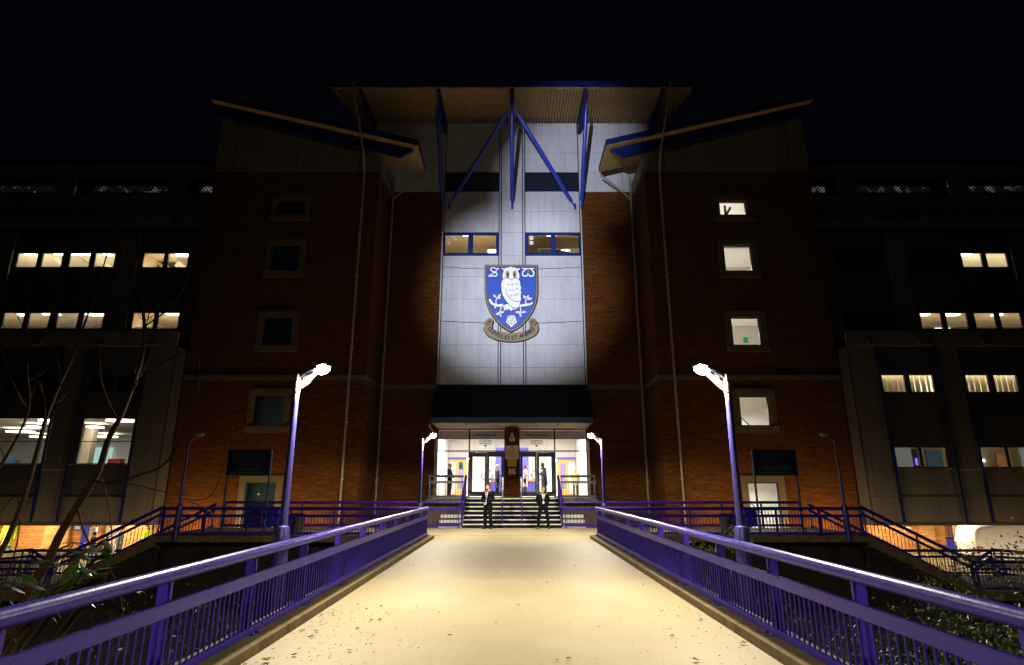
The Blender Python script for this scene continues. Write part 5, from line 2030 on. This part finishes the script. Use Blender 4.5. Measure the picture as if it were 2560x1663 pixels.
    capsule(bm, V(0, 0, 0.98), V(0, 0.0, 1.34), 0.172 * k * b, 0.188 * k * b, sq=0.74)
    capsule(bm, V(-sh, 0.01, 1.40), V(sh, 0.01, 1.40), 0.082 * k, 0.082 * k)
    capsule(bm, V(0, 0.02, 1.40), V(0, 0.03, 1.47), 0.12 * k, 0.075 * k)
    capsule(bm, V(0, 0, 0.84 - coat), V(0, 0, 1.0), (0.185 + coat * 0.08) * k * b, 0.172 * k * b, sq=0.74)
    for s in (-1, 1):
        S_, E_, W_ = arm[s]
        capsule(bm, S_, E_, 0.075 * k * b, 0.06 * k * b)
        capsule(bm, E_, E_.lerp(W_, 0.97), 0.06 * k * b, 0.045 * k * b)
    if hood:
        ellip(bm, hp(0, 0.04, 0.0), (0.11 * k, 0.1 * k, 0.14 * k))
    for v in bm.verts:
        if v.co.z < (0.76 - coat) * k:
            v.co.z = (0.76 - coat) * k
    remesh(bm, 'jacket', top, o, 0.02 * k, 3)
    bm = bmesh.new()
    for s in (-1, 1):
        H_, K_, A_ = leg[s]
        capsule(bm, H_, K_, 0.108 * k, 0.08 * k)
        capsule(bm, K_, A_, 0.08 * k, 0.066 * k)
    capsule(bm, V(-0.05, 0, 0.95), V(0.05, 0, 0.95), 0.125 * k, 0.125 * k, sq=0.8)
    remesh(bm, 'trousers', legs, o, 0.02 * k, 2)
    for s in (-1, 1):
        A_ = leg[s][2]
        bm = bmesh.new()
        capsule(bm, A_ + Vector((0, 0.04, -0.04)) * k, A_ + Vector((s * 0.03, -0.17, -0.055)) * k, 0.05 * k, 0.036 * k)
        for v in bm.verts:
            v.co.z = max(v.co.z, 0.0)
        fin('shoe', bm, 'shoe', o, smooth=True)
    if shirt:
        yf = lambda z: (-0.148 - lean * max(0, z - 0.95)) * k
        bm = bmesh.new()
        vs_ = [bm.verts.new(p) for p in (Vector((-0.06 * k, yf(1.47) + 0.06 * k, 1.475 * k)), Vector((0.06 * k, yf(1.47) + 0.06 * k, 1.475 * k)), Vector((0.052 * k, yf(1.38), 1.38 * k)), Vector((0.0, yf(1.16) - 0.004, 1.12 * k)), Vector((-0.052 * k, yf(1.38), 1.38 * k)))]
        bm.faces.new(vs_)
        r_ = bmesh.ops.extrude_face_region(bm, geom=list(bm.faces))
        for v in r_['geom']:
            if isinstance(v, bmesh.types.BMVert):
                v.co.y += 0.03 * k
        fin('shirt', bm, 'shirt', o)
        bm = bmesh.new()
        prism_xz(bm, [(-0.014 * k, 1.45 * k), (0.014 * k, 1.45 * k), (0.022 * k, 1.2 * k), (0, 1.14 * k), (-0.022 * k, 1.2 * k)], yf(1.3) - 0.012, yf(1.3) + 0.02)
        fin('tie', bm, 'tie', o)
    if badge:
        box('badge', 'lanyard' if arms == 'clasp' else 'shirt', o, (-0.035 * k, -0.172 * k, 1.06 * k), (0.035 * k, -0.162 * k, 1.15 * k))
    return o


person('bearded guard in black suit with blue lanyard, hands clasped, left of the steps', (-1.0, 25.2, 0.004), 1.79, R(-28), 'clasp', 0.12, beard=True, head_turn=R(-30), vis=0.011)
person('guard in black suit and white shirt standing with legs apart, right of the steps', (1.3, 25.25, 0.004), 1.69, R(4), 'behind', 0.21, head_turn=R(5), vis=0.011)
person('man in dark suit standing in profile behind the left glazing', (-3.4, 32.6, 1.2), 1.74, R(75), 'clasp', 0.08, skin='skin_dark', badge=False)
person('figure in long dark coat at the blue desk behind the left doors', (-0.8, 32.5, 1.2), 1.66, R(110), 'fore', 0.08, top='navy_cloth', hair='hair_grey', shirt=False, badge=False, coat=0.3)
person('person in cream coat leaning towards the counter behind the right doors', (0.72, 32.7, 1.2), 1.66, R(80), 'fore', 0.08, top='coat_cream', legs='navy_cloth', hair='hair_brown', shirt=False, badge=False, coat=0.25, lean=0.08)
person('person in navy hooded padded coat behind the right doors', (1.75, 32.2, 1.2), 1.76, R(-70), 'fore', 0.12, top='navy_cloth', legs='navy_cloth', shirt=False, badge=False, coat=0.2, lean=0.16, hood=True, bulk=1.15)
person('white haired person in camel jacket behind the right side glazing', (3.55, 33.4, 1.2), 1.5, R(-10), 'side', 0.1, top='camel', legs='navy_cloth', hair='hair_grey', shirt=False, badge=False, coat=0.1)
person('steward in yellow high visibility coat at the far left edge', (-26.35, 32.0, -1.75), 1.8, R(30), 'side', 0.12, top='hivis', legs='hivis_teal', shirt=False, badge=False, coat=0.3, cap='white_paint', bulk=1.15)
person('person in dark jacket and cap passing the blue door under the left wing', (-25.3, 37.0, -2.8), 1.86, R(-80), 'fore', 0.12, top='navy_cloth', legs='jeans', shirt=False, badge=False, cap='black', group='people under the wings')
person('person in yellow high visibility jacket seen through the left staircase railing', (-25.7, 43.0, -2.8), 1.83, R(10), 'side', 0.12, top='hivis', legs='navy_cloth', shirt=False, badge=False, group='people under the wings', bulk=1.15)
person('person in grey-green jacket beside the pale wall under the left wing', (-26.9, 42.0, -2.8), 1.82, R(-30), 'side', 0.12, top='slate_blue_wall', legs='jeans', shirt=False, badge=False, group='people under the wings')
person('person in black jacket and jeans beside the white van', (31.4, 42.4, -2.8), 1.74, R(20), 'side', 0.12, top='suit', legs='jeans', hair='hair_grey', shirt=False, badge=False, group='people under the wings')
bm = bmesh.new()
bbox(bm, (-31, 30.6, -2.79), (-24.5, 33.4, -1.752))
tag(fin('raised_pavement', bm, 'concrete'), kind='structure')

# ================================================================== VAN
vn = empty('van', (27.3, 36.9, -2.8), R(-3), 'white panel van parked under the right wing', 'van')
bm = bmesh.new()
prism_xz(bm, [(0.0, 0.35), (0.02, 1.3), (0.07, 1.85), (0.22, 2.13), (0.5, 2.24), (1.6, 2.30), (3.0, 2.28), (3.5, 2.2), (4.2, 1.5), (5.1, 1.3), (5.25, 0.9), (5.25, 0.35)], -0.95, 0.95)
bmesh.ops.bevel(bm, geom=[e for e in bm.edges if abs(e.verts[0].co.y - e.verts[1].co.y) < 0.01], offset=0.14, segments=4, affect='EDGES')
fin('body', bm, 'van_white', vn, smooth=True)
box('side_trim', 'black_plastic', vn, (0.5, -0.975, 0.7), (3.0, -0.955, 0.78))
box('side_door', 'van_white', vn, (1.9, -0.972, 0.55), (3.1, -0.953, 2.02), 0.004)
box('door_handle', 'black_plastic', vn, (1.98, -0.995, 1.2), (2.14, -0.973, 1.25))
box('rear_bumper', 'black_plastic', vn, (-0.07, -0.9, 0.32), (-0.002, 0.9, 0.6), 0.01)
box('tail_light', 'tail_red', vn, (-0.01, -0.972, 0.75), (0.1, -0.94, 1.15), 0.004)
box('tail_light', 'tail_red', vn, (-0.01, 0.94, 0.75), (0.1, 0.972, 1.15), 0.004)
box('cab_window', 'glass_dark', vn, (3.2, -0.968, 1.4), (3.85, -0.952, 1.95), 0.01)
for x in (0.95, 4.25):
    for y in (-0.9, 0.9):
        bm = bmesh.new()
        tube(bm, [(x, y - 0.1, 0.33), (x, y + 0.1, 0.33)], 0.33, 22)
        w_ = fin('wheel', bm, 'tyre', vn, smooth=True)
        bm = bmesh.new()
        tube(bm, [(x, y - 0.115, 0.33), (x, y + 0.115, 0.33)], 0.2, 18)
        fin('rim', bm, 'metal_steel', w_, smooth=True)

# crowd barrier
o = empty('crowd_barrier', (30.9, 41.3, -2.8), R(-20), 'grey steel crowd barrier on the pavement by the van', 'barrier')
bm = bmesh.new()
tube(bm, [(-0.9, 0, 0.2), (-0.9, 0, 1.05), (-0.82, 0, 1.1), (0.82, 0, 1.1), (0.9, 0, 1.05), (0.9, 0, 0.2), (-0.9, 0, 0.2)], 0.02, 8)
fin('frame', bm, 'metal_steel', o, smooth=True)
for i in range(14):
    link('bar', bar_mesh(0.9, 0.008), 'paint_blue', o, (-0.8 + i * 0.123, 0, 0.2)).data
for x in (-0.6, 0.6):
    bm = bmesh.new()
    tube(bm, [(x, -0.3, 0.0), (x, 0, 0.2), (x, 0.3, 0.0)], 0.018, 6)
    fin('foot', bm, 'metal_steel', o)

# ================================================================== VEGETATION


def branch(bm, pts, r0, r1, n=7):
    p = spline([tuple(q) for q in pts], 4, False)
    m_ = len(p)
    tube(bm, p, [r0 + (r1 - r0) * i / (m_ - 1) for i in range(m_)], n)


def twigs(o, b0, pts, n, seed, ln=0.45):
    rn = random.Random(seed)
    bm = bmesh.new()
    P = spline([tuple(q) for q in pts], 4, False)
    for i in range(n):
        p = Vector(P[rn.randint(len(P) // 4, len(P) - 1)]) - b0
        d = Vector((rn.uniform(-1, 1), rn.uniform(-0.6, 0.6), rn.uniform(0.1, 1.0))).normalized()
        L_ = ln * rn.uniform(0.4, 1.2)
        q = p + d * L_ * 0.5 + Vector((rn.uniform(-0.05, 0.05), 0, rn.uniform(0, 0.05)))
        e = p + d * L_ + Vector((rn.uniform(-0.06, 0.06), 0, 0.08))
        tube(bm, [p, q, e], [0.005, 0.0035, 0.0018], 4, False)
        for k in range(2):
            f = p.lerp(e, rn.uniform(0.4, 0.9))
            tube(bm, [f, f + (d + Vector((rn.uniform(-0.8, 0.8), rn.uniform(-0.5, 0.5), 0.2))).normalized() * L_ * 0.35], [0.0025, 0.0015], 3, False)
    fin('twigs', bm, 'bark', o)


def leaf_cloud(bm, rn, pts, n, spread, size, droop=0.3, long=2.2):
    """single leaves, each a folded four-triangle blade, spread round the given points"""
    for _ in range(n):
        c = Vector(rn.choice(pts)) + Vector((rn.gauss(0, spread), rn.gauss(0, spread), rn.gauss(0, spread * 0.8)))
        d = Vector((rn.uniform(-1, 1), rn.uniform(-1, 1), rn.uniform(-1, 0.6) - droop)).normalized()
        s_ = d.cross(Vector((rn.uniform(-1, 1), rn.uniform(-1, 1), rn.uniform(-0.3, 1)))).normalized()
        u_ = s_.cross(d)
        L_ = size * rn.uniform(0.6, 1.3)
        w = L_ / long / 2
        a = bm.verts.new(c)
        m1 = bm.verts.new(c + d * L_ * 0.45 - u_ * L_ * 0.04)
        e = bm.verts.new(c + d * L_ - u_ * L_ * 0.12)
        l_ = bm.verts.new(c + d * L_ * 0.45 + s_ * w + u_ * L_ * 0.06)
        r_ = bm.verts.new(c + d * L_ * 0.45 - s_ * w + u_ * L_ * 0.06)
        for f in ((a, l_, m1), (l_, e, m1), (a, m1, r_), (m1, e, r_)):
            bm.faces.new(f)


def big_leaf(bm, c, d, s_, L_, w):
    c, d, s_ = Vector(c), Vector(d).normalized(), Vector(s_).normalized()
    u_ = s_.cross(d)
    n = 6
    prev = None
    for i in range(n + 1):
        t = i / n
        hw = w * (math.sin(math.pi * min(1, t * 0.96 + 0.02)) ** 0.8)
        p = c + d * L_ * t - Vector((0, 0, 1)) * (L_ * 0.25 * t * t)
        row = [bm.verts.new(p + s_ * hw + u_ * hw * 0.35), bm.verts.new(p), bm.verts.new(p - s_ * hw + u_ * hw * 0.35)]
        if prev:
            bm.faces.new([prev[0], row[0], row[1], prev[1]])
            bm.faces.new([prev[1], row[1], row[2], prev[2]])
        prev = row


# tall bare sapling on the left bank
T1 = [(-5.75, 6.7, -2.9), (-5.62, 6.85, -0.8), (-5.45, 7.0, 0.41), (-5.27, 7.0, 0.81), (-5.17, 7.0, 1.15), (-4.99, 7.0, 1.55), (-4.87, 7.0, 1.84), (-4.82, 7.0, 2.2), (-4.73, 7.0, 2.45), (-4.65, 7.0, 2.8), (-4.59, 7.0, 3.18), (-4.62, 7.0, 3.58), (-4.7, 7.0, 3.91), (-4.82, 7.0, 4.4), (-4.97, 7.05, 4.98), (-5.18, 7.1, 5.54)]
o = empty('bare_tree', T1[0], 0, 'slender bare tree trunk rising on the left bank, thickest of the saplings', 'tree', 'bare trees on the left bank')
bm = bmesh.new()
branch(bm, [Vector(p) - Vector(T1[0]) for p in T1], 0.058, 0.007, 9)
fin('trunk', bm, 'bark', o, smooth=True)
b0 = Vector(T1[0])
for pts, r in (([(-4.92, 7.0, 1.73), (-4.65, 6.9, 1.70), (-4.3, 6.85, 1.78), (-3.95, 6.8, 1.95), (-3.72, 6.75, 2.55), (-3.68, 6.7, 2.9), (-3.78, 6.7, 3.5)], 0.022),
               ([(-4.6, 6.9, 1.72), (-4.1, 6.9, 1.62), (-3.7, 6.9, 1.50), (-3.1, 6.95, 1.18)], 0.009),
               ([(-3.65, 6.9, 1.5), (-3.45, 6.9, 1.56), (-3.36, 6.9, 1.9), (-3.3, 6.9, 2.4)], 0.006),
               ([(-4.6, 7.0, 2.9), (-4.2, 6.9, 3.15), (-3.7, 6.85, 3.35), (-3.2, 6.8, 3.75), (-2.95, 6.8, 4.15)], 0.01),
               ([(-4.65, 7.0, 2.75), (-4.55, 7.0, 3.0), (-4.45, 7.0, 3.4)], 0.012),
               ([(-4.73, 7.0, 2.4), (-5.0, 6.95, 2.9), (-5.1, 6.9, 3.6)], 0.010),
               ([(-4.62, 7.0, 3.6), (-4.3, 7.0, 3.9), (-4.15, 7.0, 4.4), (-4.25, 7.0, 4.8), (-4.35, 7, 5.2)], 0.010),
               ([(-5.05, 7.0, 1.45), (-4.8, 6.95, 1.05), (-4.55, 6.9, 1.1), (-4.3, 6.9, 1.3)], 0.014),
               ([(-4.75, 6.9, 1.75), (-4.6, 6.9, 1.4), (-4.45, 6.85, 0.9), (-4.5, 6.8, 0.4)], 0.008)):
    bm = bmesh.new()
    branch(bm, [Vector(p) - b0 for p in pts], r, 0.003, 6)
    fin('branch', bm, 'bark', o, smooth=True)
twigs(o, b0, T1[5:], 14, 3)
# second and third sapling
for T, lab, r in (([(-6.3, 6.9, -2.9), (-6.0, 6.95, 0.0), (-5.72, 7.0, 1.28), (-5.64, 7.0, 2.05), (-5.62, 7.0, 2.42), (-5.55, 7.0, 2.8), (-5.45, 7.0, 3.18), (-5.4, 7.0, 3.5), (-5.3, 7.0, 4.2), (-5.25, 7, 4.9)], 'thin dark bare sapling left of the main trunk', 0.036),
                  ([(-6.6, 6.6, -2.9), (-6.4, 6.7, 0.2), (-6.05, 6.7, 1.25), (-5.75, 6.7, 1.95), (-5.6, 6.7, 2.5), (-5.72, 6.7, 3.0), (-5.9, 6.7, 3.8)], 'crooked bare sapling at the left picture edge', 0.024)):
    o = empty('bare_tree', T[0], 0, lab, 'tree', 'bare trees on the left bank')
    b0 = Vector(T[0])
    bm = bmesh.new()
    branch(bm, [Vector(p) - b0 for p in T], r, 0.006, 8)
    fin('trunk', bm, 'bark', o, smooth=True)
    twigs(o, b0, T[2:], 9, len(T))
    rn = random.Random(len(T))
    for i in range(2):
        p = Vector(T[rn.randint(2, len(T) - 2)])
        dx = rn.choice((-1, 1))
        pts = [p, p + Vector((dx * 0.18, rn.uniform(-0.1, 0.1), 0.25)), p + Vector((dx * 0.35, rn.uniform(-0.1, 0.1), 0.6)), p + Vector((dx * rn.uniform(0.3, 0.6), 0, rn.uniform(0.9, 1.4)))]
        bm = bmesh.new()
        branch(bm, [q - b0 for q in pts], 0.012, 0.003, 6)
        fin('branch', bm, 'bark', o, smooth=True)

# broad-leaved evergreen in the left corner
rn = random.Random(11)
o = empty('evergreen_shrub', (-4.6, 4.6, -3.2), 0, 'broad leaved evergreen shrub in front of the left staircase', 'shrub')
b0 = Vector((-4.6, 4.6, -3.2))
tips = []
for tx, ty, tz in ((-3.55, 4.35, 1.02), (-3.75, 4.4, 0.98), (-4.0, 4.5, 1.05), (-4.15, 4.45, 0.9), (-3.4, 4.3, 1.1), (-4.3, 4.4, 1.2), (-4.45, 4.5, 0.75), (-4.2, 4.2, 0.6), (-3.9, 4.3, 0.62), (-4.7, 4.6, 1.0), (-3.3, 4.7, 1.0), (-3.5, 5.0, 1.12), (-3.7, 5.3, 1.08), (-3.55, 5.5, 0.95), (-4.0, 5.6, 1.15), (-3.9, 5.2, 0.9), (-3.45, 5.2, 1.2), (-4.1, 5.8, 1.0), (-3.75, 5.0, 0.8), (-3.3, 5.0, 0.85)):
    bm = bmesh.new()
    p1 = Vector((tx, ty, tz))
    branch(bm, [Vector((0, 0, 0)), (p1 - b0) * 0.6 + Vector((-0.15, 0, 0.3)), p1 - b0], 0.02, 0.005, 6)
    fin('stem', bm, 'bark', o, smooth=True)
    tips.append(p1)
for p1 in tips:
    for j in range(4):
        bm = bmesh.new()
        a = rn.uniform(0, 2 * math.pi)
        d = (math.cos(a), math.sin(a) * 0.6, rn.uniform(-0.8, 0.35))
        big_leaf(bm, p1 - b0 + Vector((0, 0, rn.uniform(-0.12, 0.03))), d, (-math.sin(a), math.cos(a), rn.uniform(-0.5, 0.5)), rn.uniform(0.14, 0.22), rn.uniform(0.03, 0.045))
        fin('leaf', bm, 'leaf_dark', o, smooth=True)


def shrub(label, base, pts, n, spread, size, m, seed, stems=True):
    rn = random.Random(seed)
    o = empty('shrub', base, 0, label, 'shrub', 'shrubs beside the bridge')
    b0 = Vector(base)
    for p in pts:
        bm = bmesh.new()
        q = Vector(p) - b0
        branch(bm, [Vector((rn.uniform(-0.1, 0.1), rn.uniform(-0.1, 0.1), 0)), q * 0.5 + Vector((rn.uniform(-0.2, 0.2), rn.uniform(-0.2, 0.2), 0.2)), q], 0.02, 0.004, 5)
        fin('stem', bm, 'bark', o)
    bm = bmesh.new()
    leaf_cloud(bm, rn, [Vector(p) - b0 for p in pts], n, spread, size)
    tag(fin('crown', bm, m, o), kind='stuff')


# right side growth
shrub('leafy shrub rising against the right staircase railing near the picture edge', (7.6, 7.2, -2.9), [(6.3, 7.3, 0.75), (6.7, 7.2, 0.6), (6.9, 7.0, 0.95), (6.5, 6.9, 0.3), (7.2, 7.3, 0.4), (6.2, 6.8, 0.1), (7.0, 7, 0.1)], 4200, 0.22, 0.058, 'leaf_mid', 21)
shrub('sprig of small leaves in front of the right staircase stringer', (8.9, 11.5, -3), [(8.3, 11.5, 0.2), (8.45, 11.5, -0.15), (8.2, 11.4, -0.5), (8.6, 11.6, 0.45), (7.4, 11.0, 0.0), (7.5, 11.2, -0.3), (8.0, 11.3, -0.75)], 650, 0.14, 0.07, 'leaf_mid', 22)
shrub('bright green bush around the foot of the right street lamp', (4.2, 12.0, -2.6), [(3.75, 12.2, 0.45), (4.1, 12.2, 0.3), (4.35, 12.1, 0.55), (4.5, 12.2, 0.75), (4.25, 12, 0.0), (3.9, 12, -0.2), (4.6, 12.0, -0.4), (4.9, 11.5, -0.5)], 900, 0.14, 0.075, 'leaf_mid', 23)
shrub('dark ivy mass below the right bridge railing', (4.6, 5.0, -3.1), [(3.9, 5.2, -0.2), (4.3, 5.6, 0.1), (4.0, 4.4, -0.3), (4.6, 4.8, 0.15), (4.4, 6.4, -0.1), (4.2, 3.8, -0.1), (5.0, 5.6, 0.0), (3.8, 6.2, -0.5), (4.8, 4.0, 0.2), (4.3, 7.4, -0.3), (4.0, 3.0, -0.2)], 15000, 0.32, 0.058, 'leaf_mid', 24)
shrub('low ivy below the left bridge railing', (-4.4, 5.6, -3.1), [(-3.9, 5.6, -0.5), (-4.2, 5.0, -0.3), (-4.0, 6.8, -0.6), (-4.3, 4.2, -0.2), (-3.8, 4.2, -0.6), (-4.6, 6, -0.3), (-4.0, 8.0, -0.8), (-3.9, 3.4, -0.4)], 4200, 0.32, 0.07, 'leaf_dark', 25)
shrub('ferny undergrowth below the left landing', (-6.5, 13.0, -3.0), [(-6.2, 13, -1.0), (-5.5, 12.5, -0.9), (-7.2, 12, -0.8), (-4.8, 14, -1.1)], 500, 0.4, 0.09, 'leaf_dark', 26)
# dead stems arching in front of the left staircase
for pts, i in (([(-8.0, 10.0, -2.4), (-7.3, 10.2, -0.6), (-6.7, 10.3, 0.35), (-7.3, 10.3, 0.75), (-8.0, 10.2, 0.6)], 0), ([(-6.2, 9.5, -2.5), (-6.0, 9.8, -0.6), (-6.5, 10, 0.4), (-7.2, 10, 0.8)], 1), ([(-8.2, 9.6, -2.6), (-7.9, 9.6, -0.4), (-7.75, 9.6, 0.8), (-7.9, 9.6, 1.5), (-8.1, 9.6, 1.3)], 2)):
    bm = bmesh.new()
    branch(bm, [Vector(p) - Vector(pts[0]) for p in pts], 0.014, 0.005, 6)
    o = fin('dead_stem', bm, 'bark', None, pts[0], True)
    tag(o, ('pale arching dead stem below the left landing', 'thin dead stem crossing the left staircase', 'upright wiry dead stem beside the left staircase')[i], 'plant', 'dead stems on the left bank')

# ================================================================== FALLEN LEAVES
rn = random.Random(5)


def leaf_mesh(seed):
    r_ = random.Random(seed)
    bm = bmesh.new()
    n = 9
    pts = []
    for i in range(n * 2):
        a = 2 * math.pi * i / (n * 2)
        rad = (1.0 if i % 2 == 0 else r_.uniform(0.45, 0.6)) * r_.uniform(0.8, 1.1) * (1.15 if math.cos(a) > 0.5 else 0.8)
        pts.append(bm.verts.new((math.cos(a) * rad * 0.05, math.sin(a) * rad * 0.05, 0.006 + abs(math.sin(a * 1.5 + seed)) * 0.022 * r_.uniform(0.4, 1.0))))
    c = bm.verts.new((0, 0, 0.004))
    for i in range(len(pts)):
        bm.faces.new([c, pts[i], pts[(i + 1) % len(pts)]])
    me = bpy.data.meshes.new('fallen_leaf')
    bm.to_mesh(me)
    bm.free()
    return me


LM = []
for i in range(6):
    me = leaf_mesh(i)
    me.materials.append(MATS['leaf_fallen' if i % 3 else 'leaf_brown'])
    LM.append(me)


def leaf_spot():
    if rn.random() < 0.55:
        return -2.55 + abs(rn.gauss(0, 0.75)), rn.uniform(3.6, 9)
    if rn.random() < 0.4:
        return 2.55 - abs(rn.gauss(0, 0.6)), rn.uniform(3.6, 9)
    return rn.uniform(-2.3, 2.3), rn.uniform(3.6, 14)


for i in range(76):
    x, y = leaf_spot()
    o = link('fallen_leaf', LM[i % 6], None, None, (x, y, 0.001), (rn.uniform(-0.3, 0.3), rn.uniform(-0.3, 0.3), rn.uniform(0, 6.28)))
    f = rn.uniform(0.4, 1.15) if y < 7 else rn.uniform(0.3, 0.75)
    o.scale = (f, f, f)
    o.location.z = 0.012 * f + 0.002
    tag(o, 'curled dry brown leaf lying on the pale bridge deck', 'leaf', 'fallen leaves on the bridge deck')
bm = bmesh.new()
for i in range(700):
    x, y = leaf_spot()
    a = rn.uniform(0, 6.28)
    L_ = rn.uniform(0.004, 0.02)
    c = Vector((x, y, 0.003))
    d = Vector((math.cos(a), math.sin(a), 0)) * L_
    e = Vector((-math.sin(a), math.cos(a), 0)) * L_ * rn.uniform(0.2, 0.6)
    v = [bm.verts.new(c - d), bm.verts.new(c + e + Vector((0, 0, 0.004))), bm.verts.new(c + d), bm.verts.new(c - e)]
    bm.faces.new(v)
tag(fin('leaf_litter', bm, 'leaf_brown'), 'tiny leaf fragments and twigs scattered on the bridge deck', 'leaf litter', kind='stuff')

# put the building's root at its base
base = Vector((0, 28.0, -2.8))
for c in B.children:
    c.location = c.location - base
B.location = base
